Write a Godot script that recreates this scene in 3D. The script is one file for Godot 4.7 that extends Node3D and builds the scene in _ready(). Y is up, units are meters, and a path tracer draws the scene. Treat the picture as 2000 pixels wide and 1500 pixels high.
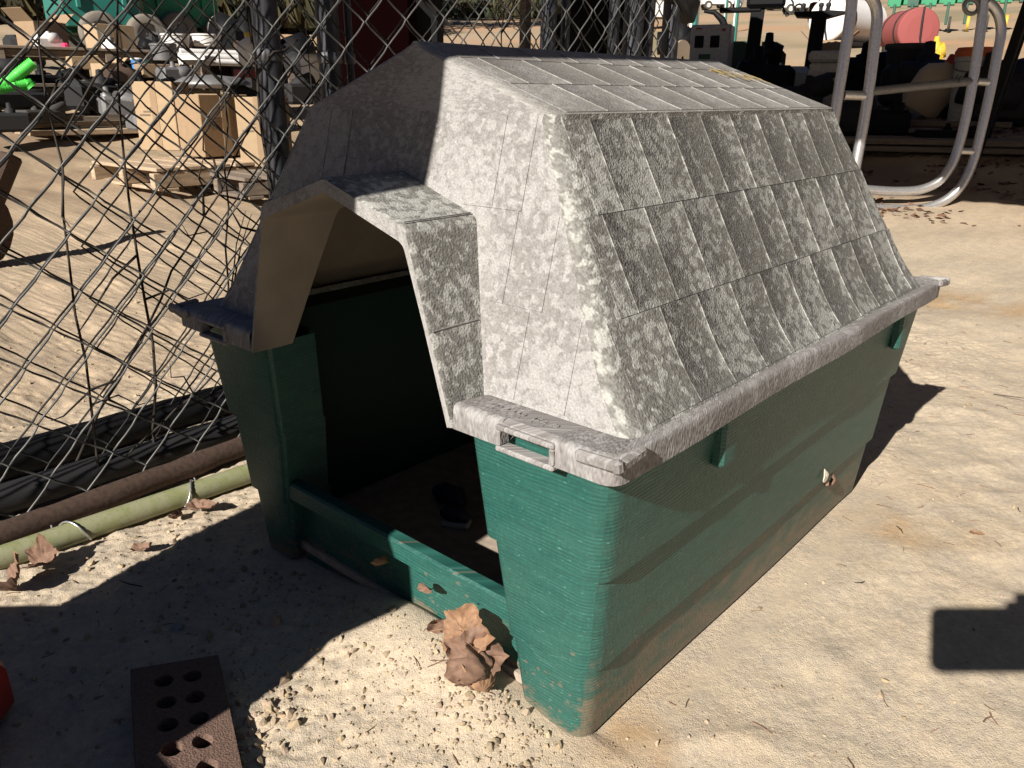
extends Node3D
# A weathered plastic dog house on sand in front of a chain-link fence, with a sale yard behind.

const CAM := Vector3(0.6954, 0.6509, 0.9531)
const CAM_YAW := 0.7283
const CAM_PITCH := -0.348
const CAM_ROLL := 0.0053
const FOCAL := 1556.6          # in pixels of the 2000 x 1500 photograph
const SUN_HEAD := 9.3          # degrees left of -z
const SUN_ELEV := 31.5

var rng := RandomNumberGenerator.new()
var names := {}
var cam_basis := Basis.from_euler(Vector3(CAM_PITCH, CAM_YAW, CAM_ROLL))
var n_rise := FastNoiseLite.new()
var n_big := FastNoiseLite.new()
var n_mid := FastNoiseLite.new()
var n_fine := FastNoiseLite.new()
var n_rip := FastNoiseLite.new()
var M := {}

# ---------------------------------------------------------------- helpers
func lin(r: float, g: float, b: float) -> Color:
	return Color(r, g, b).linear_to_srgb()

func mt(r: float, g: float, b: float, rough := 0.8, metal := 0.0) -> StandardMaterial3D:
	var m := StandardMaterial3D.new()
	m.albedo_color = lin(r, g, b)
	m.roughness = rough
	m.metallic = metal
	return m

func numbered(called: String) -> String:
	var k = names.get(called, 0)
	names[called] = k + 1
	return called if k == 0 else "%s_%03d" % [called, k]

func thing(called: String, label: String, category: String, at := Vector3.ZERO, turn := 0.0, group := "") -> Node3D:
	var o := Node3D.new()
	o.name = numbered(called)
	add_child(o)
	o.position = at
	o.rotation.y = turn
	tag(o, label, category, group)
	return o

func tag(o: Node, label: String, category: String, group := "") -> void:
	o.set_meta("label", label)
	o.set_meta("category", category)
	if group != "":
		o.set_meta("group", group)

func obj(called: String, st: SurfaceTool, m: Material, parent: Node = null, _smooth := true) -> MeshInstance3D:
	st.generate_normals()
	var o := MeshInstance3D.new()
	o.mesh = st.commit()
	o.material_override = m
	if parent == null:
		o.name = numbered(called)
		add_child(o)
	else:
		o.name = called
		parent.add_child(o, true)
	return o

func inst(called: String, mesh: Mesh, m: Material, parent: Node, t := Transform3D.IDENTITY) -> MeshInstance3D:
	var o := MeshInstance3D.new()
	o.mesh = mesh
	o.material_override = m
	o.name = called
	parent.add_child(o, true)
	o.transform = t
	return o

func mb() -> SurfaceTool:
	var st := SurfaceTool.new()
	st.begin(Mesh.PRIMITIVE_TRIANGLES)
	st.set_smooth_group(-1)
	return st

func tri(st: SurfaceTool, a: Vector3, b: Vector3, c: Vector3) -> void:
	for p in [a, b, c]:
		st.set_uv(Vector2(p.x + p.z, p.y))
		st.add_vertex(p)

func quad(st: SurfaceTool, a: Vector3, b: Vector3, c: Vector3, d: Vector3) -> void:
	tri(st, a, b, c)
	tri(st, a, c, d)

func quad_uv(st: SurfaceTool, p: Array, uv: Array) -> void:
	for k in [0, 1, 2, 0, 2, 3]:
		st.set_uv(uv[k])
		st.add_vertex(p[k])

# a box with chamfered edges, c = centre, s = full size
func box(st: SurfaceTool, c: Vector3, s: Vector3, b := Basis.IDENTITY, bev := 0.0) -> void:
	var h := s * 0.5
	var e: float = min(bev, min(h.x, min(h.y, h.z)) * 0.9)
	st.set_smooth_group(-1)
	if e <= 0.0:
		for ax in 3:
			for sg in [-1.0, 1.0]:
				var n := Vector3.ZERO
				n[ax] = sg
				var u := Vector3.ZERO
				u[(ax + 1) % 3] = 1.0
				var v := n.cross(u)
				var q := []
				for k in [[-1, -1], [-1, 1], [1, 1], [1, -1]]:
					q.append(c + b * ((n + u * k[0] + v * k[1]) * h))
				quad(st, q[0], q[1], q[2], q[3])
		return
	for ax in 3:
		for sg in [-1.0, 1.0]:
			var n := Vector3.ZERO
			n[ax] = sg
			var u := Vector3.ZERO
			u[(ax + 1) % 3] = 1.0
			var v := n.cross(u)
			var q := []
			for k in [[-1, -1], [-1, 1], [1, 1], [1, -1]]:
				q.append(c + b * (n * h + (u * k[0] + v * k[1]) * (h - Vector3(e, e, e))))
			quad(st, q[0], q[1], q[2], q[3])
	for ax in 3:                                   # edges
		var a := Vector3.ZERO
		a[ax] = 1.0
		var u := Vector3.ZERO
		u[(ax + 1) % 3] = 1.0
		var v := Vector3.ZERO
		v[(ax + 2) % 3] = 1.0
		for su in [-1.0, 1.0]:
			for sv in [-1.0, 1.0]:
				var p0: Vector3 = u * su * h + v * sv * (h - Vector3(e, e, e))
				var p1: Vector3 = u * su * (h - Vector3(e, e, e)) + v * sv * h
				var l := a * (h - Vector3(e, e, e))
				var q := [c + b * (p0 - l), c + b * (p0 + l), c + b * (p1 + l), c + b * (p1 - l)]
				if su * sv < 0:
					quad(st, q[0], q[1], q[2], q[3])
				else:
					quad(st, q[3], q[2], q[1], q[0])
	for sx in [-1.0, 1.0]:
		for sy in [-1.0, 1.0]:
			for sz in [-1.0, 1.0]:
				var s3 := Vector3(sx, sy, sz)
				var i := h - Vector3(e, e, e)
				var p: Array = [c + b * (s3 * Vector3(h.x, i.y, i.z)), c + b * (s3 * Vector3(i.x, h.y, i.z)), c + b * (s3 * Vector3(i.x, i.y, h.z))]
				if sx * sy * sz > 0:
					tri(st, p[0], p[2], p[1])
				else:
					tri(st, p[0], p[1], p[2])

# a swept round tube; radii one value or one per point
func tube(st: SurfaceTool, pts: Array, r, sides := 8, caps := true, flat := 1.0) -> void:
	var n := pts.size()
	var rings := []
	var t0: Vector3 = (pts[1] - pts[0]).normalized()
	var up := Vector3.UP if abs(t0.y) < 0.9 else Vector3.RIGHT
	var side := t0.cross(up).normalized()
	for i in n:
		var t: Vector3 = (pts[min(i + 1, n - 1)] - pts[max(i - 1, 0)]).normalized()
		side = (side - t * side.dot(t)).normalized()
		var w := t.cross(side)
		var rr: float = r[i] if r is Array else r
		var ring := []
		for k in sides:
			var a := TAU * k / sides
			ring.append(pts[i] + side * cos(a) * rr + w * sin(a) * rr * flat)
		rings.append(ring)
	st.set_smooth_group(0)
	var v := 0.0
	for i in n - 1:
		var dv: float = (pts[i + 1] - pts[i]).length()
		for k in sides:
			var j := (k + 1) % sides
			var rr2: float = r[i] if r is Array else r
			var u0 := TAU * rr2 * k / sides
			var u1 := TAU * rr2 * (k + 1) / sides
			quad_uv(st, [rings[i][k], rings[i + 1][k], rings[i + 1][j], rings[i][j]], [Vector2(u0, v), Vector2(u0, v + dv), Vector2(u1, v + dv), Vector2(u1, v)])
		v += dv
	st.set_smooth_group(-1)
	if caps:
		for k in range(1, sides - 1):
			tri(st, rings[0][0], rings[0][k], rings[0][k + 1])
			tri(st, rings[n - 1][0], rings[n - 1][k + 1], rings[n - 1][k])

# a lathe about +y of xf: profile of Vector2(radius, height)
func lathe(st: SurfaceTool, prof: Array, xf := Transform3D.IDENTITY, segs := 20, sharp := []) -> void:
	var g := 0
	for i in prof.size() - 1:
		if i in sharp:
			g += 1
		st.set_smooth_group(g)
		for k in segs:
			var a0 := TAU * k / segs
			var a1 := TAU * (k + 1) / segs
			var p := []
			for q in [[i, a0], [i + 1, a0], [i + 1, a1], [i, a1]]:
				var f: Vector2 = prof[q[0]]
				p.append(xf * Vector3(cos(q[1]) * f.x, f.y, sin(q[1]) * f.x))
			if prof[i].x < 1e-5:
				tri(st, p[0], p[1], p[2])
			elif prof[i + 1].x < 1e-5:
				tri(st, p[0], p[1], p[3])
			else:
				quad(st, p[0], p[1], p[2], p[3])

# an upright outline (x, y) pushed to a depth along z
func prism(st: SurfaceTool, pts: Array, z0: float, z1: float, xf := Transform3D.IDENTITY) -> void:
	st.set_smooth_group(-1)
	var pk := PackedVector2Array(pts)
	var idx := Geometry2D.triangulate_polygon(pk)
	for i in range(0, idx.size(), 3):
		var a := pk[idx[i]]
		var b := pk[idx[i + 1]]
		var c := pk[idx[i + 2]]
		tri(st, xf * Vector3(a.x, a.y, z1), xf * Vector3(c.x, c.y, z1), xf * Vector3(b.x, b.y, z1))
		tri(st, xf * Vector3(a.x, a.y, z0), xf * Vector3(b.x, b.y, z0), xf * Vector3(c.x, c.y, z0))
	for i in pk.size():
		var a := pk[i]
		var b := pk[(i + 1) % pk.size()]
		quad(st, xf * Vector3(a.x, a.y, z0), xf * Vector3(a.x, a.y, z1), xf * Vector3(b.x, b.y, z1), xf * Vector3(b.x, b.y, z0))

# the place that a pixel of the 2000 x 1500 photograph shows, at a distance over ground
func at(u: float, v: float, dist: float) -> Vector3:
	var d := cam_basis * Vector3((u - 1000.0) / FOCAL, -(v - 750.0) / FOCAL, -1.0)
	return CAM + d * (dist / Vector2(d.x, d.z).length())

func spot(u: float, v: float) -> Vector3:
	var d := (cam_basis * Vector3((u - 1000.0) / FOCAL, -(v - 750.0) / FOCAL, -1.0)).normalized()
	var t := 0.3
	while t < 300.0:
		var p := CAM + d * t
		if p.y < rise(p.x, p.z):
			return p
		t *= 1.003
	return CAM + d * t

# ---------------------------------------------------------------- the lie of the land
# shoe prints: x, z, turn, half length, half width, depth
var prints := [[0.62, -0.30, 0.5, 0.135, 0.050, 0.005], [0.50, -0.62, 0.9, 0.135, 0.05, 0.0045], [0.44, -0.02, 1.3, 0.13, 0.048, 0.0035], [0.30, -0.85, 0.3, 0.135, 0.05, 0.005], [0.10, -1.05, 1.1, 0.13, 0.05, 0.005], [0.55, -1.0, 1.9, 0.135, 0.05, 0.004], [0.43, 0.35, 0.8, 0.11, 0.045, 0.006], [-0.22, 0.56, 0.7, 0.13, 0.05, 0.007], [-0.33, 0.70, 2.2, 0.13, 0.05, 0.006], [-0.05, 0.78, 1.5, 0.13, 0.05, 0.006], [-0.30, 0.48, 2.7, 0.12, 0.05, 0.007], [-1.25, 0.25, 0.4, 0.14, 0.055, 0.008], [-1.5, -0.05, 1.2, 0.14, 0.055, 0.008], [-1.1, 0.5, 2.0, 0.14, 0.055, 0.008], [-1.75, 0.2, 0.9, 0.14, 0.055, 0.008], [0.0, -1.5, 0.4, 0.14, 0.055, 0.006], [-0.3, -1.9, 0.9, 0.14, 0.055, 0.006]]

func rise(x: float, z: float) -> float:
	var d := Vector2(x - 0.7, z - 0.95).length()
	var t: float = max(d - 3.5, 0.0)
	if t > 130.0:
		t = 130.0
	return 0.11 * (t - (1.0 - exp(-t)))

func sand_height(x: float, z: float) -> float:
	var d := Vector2(x - 0.7, z - 0.95).length()
	var h := rise(x, z)
	var rough: float = clamp(1.2 - (x - 0.0) * 2.6, 0.25, 1.0)      # trodden and crumbly on the left, raked smooth on the right
	if z < -0.6:
		rough = min(rough, 0.6)
	var near: float = clamp(2.5 - d * 0.4, 0.0, 1.0)
	h += n_big.get_noise_2d(x, z) * 0.012 * clamp(d * 0.6, 0.5, 6.0)
	if near > 0.0:
		h += n_mid.get_noise_2d(x, z) * 0.0045 * rough * near
		var f := n_fine.get_noise_2d(x, z)
		h += f * 0.0034 * rough * near + abs(n_fine.get_noise_2d(x * 0.37 + 9.0, z * 0.37)) * 0.004 * rough * near
		h += n_rip.get_noise_2d(x * 0.45 + z * 0.25, z * 1.0 - x * 0.55) * 0.005 * (1.25 - rough) * near
	for p in prints:
		var u := Vector2(x - p[0], z - p[1])
		if u.length_squared() < 0.05:
			u = u.rotated(p[2])
			var q := Vector2(u.x / p[3], u.y / p[4]).length()
			if q < 1.9:
				h += -p[5] * 0.7 * (1.0 - sm(0.4, 1.15, q)) + p[5] * 0.3 * exp(-pow((q - 1.25) / 0.3, 2.0)) * (1.0 + n_mid.get_noise_2d(x * 2.0, z * 2.0))
	var inx: float = max(abs(x) - 0.315, 0.0)
	var inz: float = max(abs(z) - 0.415, 0.0)
	var away := Vector2(inx, inz).length()
	var k: float = clamp(away / 0.11, 0.0, 1.0)
	h = lerp(min(h, 0.0) * 0.3 - 0.005, h, k * k * (3.0 - 2.0 * k))
	# sand heaped against the front right corner
	h += 0.006 * exp(-(Vector2((x - 0.21) / 0.06, (z - 0.435) / 0.03)).length_squared())
	# sand trodden up to the doorway
	if z > 0.37:
		h += 0.046 * exp(-(Vector2((x - 0.06) / 0.17, (z - 0.415) / 0.085)).length_squared()) * sm(0.374, 0.388, z)
	return h

# ---------------------------------------------------------------- textures
func nbytes(size: int, freq: float, oct: int, sd: int, kind := FastNoiseLite.TYPE_SIMPLEX_SMOOTH, ret := -1) -> PackedByteArray:
	var n := FastNoiseLite.new()
	n.seed = sd
	n.noise_type = kind
	n.frequency = freq
	n.fractal_octaves = oct
	n.fractal_type = FastNoiseLite.FRACTAL_FBM if oct > 1 else FastNoiseLite.FRACTAL_NONE
	if ret == -2:
		n.fractal_type = FastNoiseLite.FRACTAL_RIDGED
	if ret >= 0:
		n.cellular_return_type = ret
	var im := n.get_seamless_image(size, size)
	im.convert(Image.FORMAT_L8)
	return im.get_data()

func tex_from(d: PackedByteArray, w: int, h: int) -> ImageTexture:
	var im := Image.create_from_data(w, h, false, Image.FORMAT_RGB8, d)
	return ImageTexture.create_from_image(im)

func normal_from(d: PackedByteArray, w: int, h: int, strength: float) -> ImageTexture:
	var im := Image.create_from_data(w, h, false, Image.FORMAT_L8, d)
	im.convert(Image.FORMAT_RGBA8)
	im.bump_map_to_normal_map(strength)
	return ImageTexture.create_from_image(im)

func to8(v: float) -> int:
	var s: float = 1.055 * pow(clamp(v, 0.0, 1.0), 1.0 / 2.4) - 0.055 if v > 0.0031308 else 12.92 * max(v, 0.0)
	return int(clamp(s * 255.0, 0.0, 255.0))

func sm(a: float, b: float, x: float) -> float:
	var t: float = clamp((x - a) / (b - a), 0.0, 1.0)
	return t * t * (3.0 - 2.0 * t)

# weathered moulded plastic with lichen; one metre to the tile
func plastic_texture(base: Vector3, grime: Vector3, lichen: Vector3, cut: float, spots: float, sd: int, blob := 0.85) -> ImageTexture:
	var s := 1024
	var a := nbytes(s, 0.058, 4, sd)
	var g := nbytes(s, 0.006, 3, sd + 1)
	var f := nbytes(s, 0.30, 2, sd + 2)
	var c := nbytes(s, 0.075, 1, sd + 3, FastNoiseLite.TYPE_CELLULAR, FastNoiseLite.RETURN_DISTANCE)
	var m := nbytes(s, 0.07, 3, sd + 4)
	var c2 := nbytes(s, 0.17, 1, sd + 5, FastNoiseLite.TYPE_CELLULAR, FastNoiseLite.RETURN_DISTANCE)
	var ve := nbytes(s, 0.045, 4, sd + 6, FastNoiseLite.TYPE_SIMPLEX_SMOOTH, -2)
	var out := PackedByteArray()
	out.resize(s * s * 3)
	for i in s * s:
		var va := a[i] / 255.0
		var vg := g[i] / 255.0
		var vf := f[i] / 255.0
		var vm := m[i] / 255.0
		var vc := c[i] / 255.0
		var v2 := c2[i] / 255.0
		var vv := ve[i] / 255.0
		# grey film with darker veins and run-off, lichen as round specks that crowd together in places
		var col := base.lerp(grime, clamp(0.75 * sm(0.60, 0.85, vv + (vm - 0.5) * 0.5) + 0.5 * sm(0.45, 0.7, 1.0 - vg), 0.0, 1.0))
		var crowd := sm(cut - 0.14, cut + 0.16, va * 0.55 + vg * 0.45)
		var l := sm(0.46, 0.40, vc + (vm - 0.5) * 0.45 + (vf - 0.5) * 0.12) * sm(0.25, 0.5, crowd)
		l = max(l, sm(0.42, 0.30, v2 + (vf - 0.5) * 0.3) * spots * (0.3 + 0.7 * crowd))
		l = max(l, sm(0.58, 0.65, va * 0.55 + vg * 0.2 + vm * 0.25 + (vf - 0.5) * 0.06) * blob)
		l *= 0.72 + 0.45 * vm
		col = col.lerp(lichen, clamp(l, 0.0, 1.0))
		col *= 0.70 + 0.60 * vf
		out[i * 3] = to8(col.x)
		out[i * 3 + 1] = to8(col.y)
		out[i * 3 + 2] = to8(col.z)
	return tex_from(out, s, s)

# green moulded wood grain, 0.72 m wide and 0.36 m high; sandy dirt climbs up from the ground
func grain_texture(dust: float, climb: float, sd: int) -> ImageTexture:
	var w := 512
	var h := 512
	var n := FastNoiseLite.new()
	n.seed = sd
	n.frequency = 0.03
	n.fractal_octaves = 4
	var out := PackedByteArray()
	out.resize(w * h * 3)
	var clean := Vector3(0.0145, 0.084, 0.069)
	var dirt := Vector3(0.19, 0.14, 0.097)
	for y in h:
		var hy := 0.36 * y / h
		for x in w:
			var l := n.get_noise_2d(x * 0.8, y * 9.0)
			var k := n.get_noise_2d(x * 9.0 + 400.0, y * 1.2)
			var b := n.get_noise_2d(x * 0.6 + 900.0, y * 0.8)
			var q := n.get_noise_2d(x * 6.0 + 1900.0, y * 6.0)
			var ln := sin((y + 5.0 * n.get_noise_2d(x * 0.4 + 70.0, y * 0.35)) * TAU / 6.2)
			var col := clean * (1.0 + 0.26 * l + 0.16 * ln * (0.6 + k) + 0.16 * k + 0.15 * b)
			var d := dust * (0.55 + 0.9 * b + 0.3 * q) + sm(climb, -0.03, hy + b * 0.09 + q * 0.05) * 0.8
			col = col.lerp(dirt * (1.0 + 0.25 * q), clamp(d, 0.0, 0.93))
			if q > 0.52 and l > 0.1:
				col = col.lerp(Vector3(0.10, 0.26, 0.20), 0.7)
			var i := (y * w + x) * 3
			out[i] = to8(col.x)
			out[i + 1] = to8(col.y)
			out[i + 2] = to8(col.z)
	# scratches, and mud splashed up from the ground
	var r := RandomNumberGenerator.new()
	r.seed = sd
	for k in 90:
		var p := Vector2(r.randf() * w, r.randf() * h)
		var a := r.randfn() * 0.5
		var pale := Vector3(0.10, 0.20, 0.17) if r.randf() < 0.7 else Vector3(0.006, 0.04, 0.034)
		for s in r.randi_range(5, 34):
			p += Vector2(cos(a), sin(a))
			a += r.randfn() * 0.05
			var i := (posmod(int(p.y), h) * w + posmod(int(p.x), w)) * 3
			for c in 3:
				out[i + c] = int(lerp(float(out[i + c]), float(to8(pale[c])), 0.55))
	for k in 170:
		var cx := r.randf() * w
		var cy: float = abs(r.randfn()) * h * 0.16
		var rr := r.randf_range(0.7, 3.2)
		for y in range(int(cy - rr), int(cy + rr) + 1):
			for x in range(int(cx - rr * 0.7), int(cx + rr * 0.7) + 1):
				if y < 0 or Vector2((x - cx) / 0.7, y - cy).length() > rr:
					continue
				var i := (y % h * w + posmod(x, w)) * 3
				for c in 3:
					out[i + c] = int(lerp(float(out[i + c]), float(to8(dirt[c] * 0.85)), 0.75))
	return tex_from(out, w, h)

func grain_normal() -> ImageTexture:
	var w := 512
	var h := 1024
	var n := FastNoiseLite.new()
	n.seed = 77
	n.frequency = 0.05
	n.fractal_octaves = 2
	var d := PackedByteArray()
	d.resize(w * h)
	for y in h:
		for x in w:
			var warp := n.get_noise_2d(x * 0.25, y * 0.12) * 9.0
			var line := sin((y + warp) * TAU / 12.4) * 0.5
			var amp := 0.6 + 0.5 * n.get_noise_2d(x * 2.2 + 300.0, y * 1.6)
			var k := n.get_noise_2d(x * 5.0 + 700.0, y * 0.5)
			d[y * w + x] = int(clamp(128.0 + 92.0 * line * amp + 14.0 * k, 0.0, 255.0))
	return normal_from(d, w, h, 2.2)

func sand_texture() -> Array:
	var s := 1024
	var f := nbytes(s, 0.28, 3, 31)
	var m := nbytes(s, 0.05, 4, 32)
	var g := nbytes(s, 0.011, 4, 33)
	var c := nbytes(s, 0.12, 1, 34, FastNoiseLite.TYPE_CELLULAR, FastNoiseLite.RETURN_DISTANCE)
	var out := PackedByteArray()
	out.resize(s * s * 3)
	var hgt := PackedByteArray()
	hgt.resize(s * s)
	for i in s * s:
		var vf := f[i] / 255.0
		var vm := m[i] / 255.0
		var vg := g[i] / 255.0
		var t := 0.80 + 0.42 * (vf - 0.5) + 0.24 * (vm - 0.5) + 0.24 * (vg - 0.5)
		var warm := 0.10 * (vg - 0.5) + 0.08 * (vm - 0.5)
		if vf > 0.78 and vm > 0.45:
			t += 0.14
		if vf < 0.24 and vm < 0.45:
			t -= 0.20
		out[i * 3] = to8(t * (1.0 + warm * 0.3))
		out[i * 3 + 1] = to8(t)
		out[i * 3 + 2] = to8(t * (1.0 - warm))
		hgt[i] = int(clamp(vf * 120.0 + vm * 60.0 + (255.0 - c[i]) * 0.25, 0.0, 255.0))
	return [tex_from(out, s, s), normal_from(hgt, s, s, 3.0)]

func grey_grain(size: int, freq: float, sd: int, lo: float, hi: float) -> ImageTexture:
	var d := nbytes(size, freq, 4, sd)
	var out := PackedByteArray()
	out.resize(size * size * 3)
	for i in size * size:
		var v := to8(lerp(lo, hi, d[i] / 255.0))
		out[i * 3] = v
		out[i * 3 + 1] = v
		out[i * 3 + 2] = v
	return tex_from(out, size, size)

func wood_texture(sd: int) -> ImageTexture:
	var n := FastNoiseLite.new()
	n.seed = sd
	n.frequency = 0.02
	n.fractal_octaves = 4
	var out := PackedByteArray()
	out.resize(256 * 256 * 3)
	for y in 256:
		for x in 256:
			var v := 0.8 + 0.35 * n.get_noise_2d(x * 0.35, y * 5.0) + 0.15 * n.get_noise_2d(x * 2.0, y * 2.0)
			var i := (y * 256 + x) * 3
			out[i] = to8(v)
			out[i + 1] = to8(v * 0.96)
			out[i + 2] = to8(v * 0.9)
	return tex_from(out, 256, 256)

func textured(m: StandardMaterial3D, t: Texture2D, scale := 1.0) -> StandardMaterial3D:
	m.albedo_texture = t
	m.uv1_triplanar = true
	m.uv1_world_triplanar = true
	m.uv1_scale = Vector3(scale, scale, scale)
	return m

func make_materials() -> void:
	var leather := normal_from(nbytes(1024, 0.33, 2, 5), 1024, 1024, 2.4)
	var front := mt(1, 1, 1, 0.72)
	front.albedo_texture = plastic_texture(Vector3(0.232, 0.224, 0.217), Vector3(0.170, 0.161, 0.151), Vector3(0.298, 0.291, 0.281), 0.44, 0.7, 11, 0.45)
	front.normal_enabled = true
	front.normal_texture = leather
	front.normal_scale = 0.40
	M.roof_front = front
	var slope: StandardMaterial3D = front.duplicate()
	slope.albedo_texture = plastic_texture(Vector3(0.150, 0.146, 0.134), Vector3(0.112, 0.108, 0.096), Vector3(0.335, 0.338, 0.312), 0.54, 0.7, 21)
	slope.normal_scale = 0.50
	M.roof_slope = slope
	var top: StandardMaterial3D = front.duplicate()
	top.albedo_texture = plastic_texture(Vector3(0.235, 0.225, 0.21), Vector3(0.185, 0.175, 0.16), Vector3(0.285, 0.28, 0.265), 0.56, 0.3, 41)
	M.roof_top = top
	var rim: StandardMaterial3D = front.duplicate()
	rim.albedo_texture = plastic_texture(Vector3(0.215, 0.203, 0.198), Vector3(0.160, 0.148, 0.142), Vector3(0.285, 0.278, 0.272), 0.56, 0.25, 61, 0.6)
	rim.uv1_scale = Vector3(1, 0.35, 1)
	rim.uv1_offset = Vector3(0.3, 0.2, 0)
	M.rim = rim
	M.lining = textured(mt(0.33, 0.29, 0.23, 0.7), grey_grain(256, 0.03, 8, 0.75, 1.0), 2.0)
	var gn := grain_normal()
	for k in [["base_front", 0.03, 0.04, 51], ["base_side", 0.07, 0.115, 52]]:
		var b := mt(1, 1, 1, 0.5)
		b.albedo_texture = grain_texture(k[1], k[2], k[3])
		b.normal_enabled = true
		b.normal_texture = gn
		b.normal_scale = 1.3
		b.uv1_scale = Vector3(1.0 / 0.72, 1.0 / 0.36, 1)
		M[k[0]] = b
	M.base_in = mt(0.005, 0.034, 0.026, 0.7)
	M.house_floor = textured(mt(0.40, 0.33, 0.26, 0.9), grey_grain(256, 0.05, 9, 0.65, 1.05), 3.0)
	var sand := mt(1, 1, 1, 0.95)
	sand.vertex_color_use_as_albedo = true
	var st := sand_texture()
	textured(sand, st[0], 1.55)
	sand.normal_enabled = true
	sand.normal_texture = st[1]
	sand.normal_scale = 1.0
	M.sand = sand
	var clod := mt(0.40, 0.315, 0.215, 0.95)
	clod.vertex_color_use_as_albedo = true
	M.clod = textured(clod, st[0], 5.0)
	M.galv = mt(0.10, 0.10, 0.105, 0.45, 0.35)
	M.wire = mt(0.088, 0.087, 0.083, 0.5, 0.2)
	M.wire_dark = mt(0.008, 0.008, 0.008, 0.7, 0.0)
	M.alum = textured(mt(0.76, 0.76, 0.76, 0.33, 0.85), grey_grain(256, 0.05, 61, 0.7, 1.0), 4.0)
	M.post = textured(mt(0.032, 0.034, 0.041, 0.45, 0.2), grey_grain(256, 0.02, 62, 0.8, 1.05), 3.0)
	M.black = mt(0.007, 0.007, 0.008, 0.6)
	M.black.metallic_specular = 0.25
	M.black_soft = mt(0.010, 0.010, 0.0115, 0.75)
	M.wood = textured(mt(0.46, 0.36, 0.26, 0.9), wood_texture(71), 1.5)
	M.wood_old = textured(mt(0.20, 0.165, 0.135, 0.95), wood_texture(72), 1.5)
	M.card = textured(mt(0.37, 0.27, 0.165, 0.9), grey_grain(256, 0.04, 73, 0.85, 1.05), 2.0)
	M.card_dark = textured(mt(0.29, 0.20, 0.12, 0.9), grey_grain(256, 0.04, 74, 0.85, 1.05), 2.0)
	M.white = textured(mt(0.72, 0.71, 0.69, 0.5), grey_grain(256, 0.03, 75, 0.8, 1.0), 2.0)
	M.white_dirty = textured(mt(0.50, 0.49, 0.46, 0.6), grey_grain(256, 0.03, 76, 0.6, 1.0), 3.0)
	M.green_paint = mt(0.010, 0.20, 0.085, 0.4)
	M.green_dark = mt(0.006, 0.06, 0.035, 0.5)
	M.teal = mt(0.02, 0.16, 0.13, 0.45)
	M.lime = mt(0.055, 0.50, 0.055, 0.5)
	M.rubber = textured(mt(0.05, 0.046, 0.042, 0.9), grey_grain(256, 0.05, 77, 0.7, 1.2), 3.0)
	M.tyre_dusty = textured(mt(0.20, 0.175, 0.145, 0.95), grey_grain(256, 0.05, 78, 0.6, 1.1), 3.0)
	M.rust = textured(mt(0.062, 0.036, 0.024, 0.9), grey_grain(512, 0.03, 79, 0.2, 1.5), 6.0)
	M.grey_metal = textured(mt(0.22, 0.22, 0.225, 0.5, 0.4), grey_grain(256, 0.05, 80, 0.6, 1.1), 4.0)
	M.red = mt(0.34, 0.03, 0.022, 0.5)
	M.red_faded = mt(0.25, 0.062, 0.058, 0.8)
	M.orange = mt(0.55, 0.12, 0.03, 0.6)
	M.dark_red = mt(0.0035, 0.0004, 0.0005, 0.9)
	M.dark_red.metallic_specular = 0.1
	M.yellow = mt(0.55, 0.36, 0.03, 0.6)
	M.blue = mt(0.05, 0.20, 0.50, 0.5)
	M.navy = mt(0.012, 0.016, 0.04, 0.7)
	M.pink = mt(0.75, 0.03, 0.13, 0.6)
	M.beige = mt(0.44, 0.35, 0.245, 0.5)
	M.bark = textured(mt(0.085, 0.062, 0.046, 0.95), grey_grain(256, 0.05, 81, 0.4, 1.4), 2.0)
	M.leaf_green = mt(0.045, 0.06, 0.03, 0.8)
	M.leaf_green.vertex_color_use_as_albedo = true
	M.vine = textured(mt(0.030, 0.024, 0.018, 0.9), grey_grain(256, 0.06, 82, 0.5, 1.3), 20.0)
	var pole := mt(1, 1, 1, 0.55)
	var pd := nbytes(256, 0.02, 4, 83)
	var pe := nbytes(256, 0.1, 3, 84)
	var po := PackedByteArray()
	po.resize(256 * 256 * 3)
	for i in 256 * 256:
		var c := Vector3(0.215, 0.23, 0.105).lerp(Vector3(0.26, 0.262, 0.16), sm(0.3, 0.7, pd[i] / 255.0))
		c = c.lerp(Vector3(0.14, 0.15, 0.06), sm(0.62, 0.8, pe[i] / 255.0) * 0.6)
		po[i * 3] = to8(c.x)
		po[i * 3 + 1] = to8(c.y)
		po[i * 3 + 2] = to8(c.z)
	M.pole = textured(pole, tex_from(po, 256, 256), 5.0)
	M.brick = textured(mt(0.155, 0.095, 0.072, 0.95), grey_grain(512, 0.05, 85, 0.45, 1.35), 7.0)
	M.brick.normal_enabled = true
	M.brick.normal_texture = normal_from(nbytes(512, 0.09, 4, 86), 512, 512, 5.0)
	M.brick.normal_scale = 0.8
	var dl := mt(0.29, 0.165, 0.092, 0.75)
	dl.backlight_enabled = true
	dl.backlight = Color(0.25, 0.15, 0.08)
	M.leaf = textured(dl, grey_grain(256, 0.03, 87, 0.4, 1.2), 14.0)
	var dl2: StandardMaterial3D = dl.duplicate()
	dl2.albedo_color = lin(0.21, 0.122, 0.080)
	M.leaf_brown = dl2
	M.skin = mt(0.48, 0.27, 0.19, 0.6)
	M.cloth = mt(1, 1, 1, 0.9)
	M.cloth.vertex_color_use_as_albedo = true
	M.litter = mt(0.13, 0.075, 0.045, 0.9)
	M.litter.vertex_color_use_as_albedo = true
	M.concrete = textured(mt(0.34, 0.33, 0.31, 0.9), grey_grain(256, 0.04, 88, 0.6, 1.1), 2.0)
	M.roof_sheet = mt(0.30, 0.31, 0.32, 0.5, 0.4)
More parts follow.
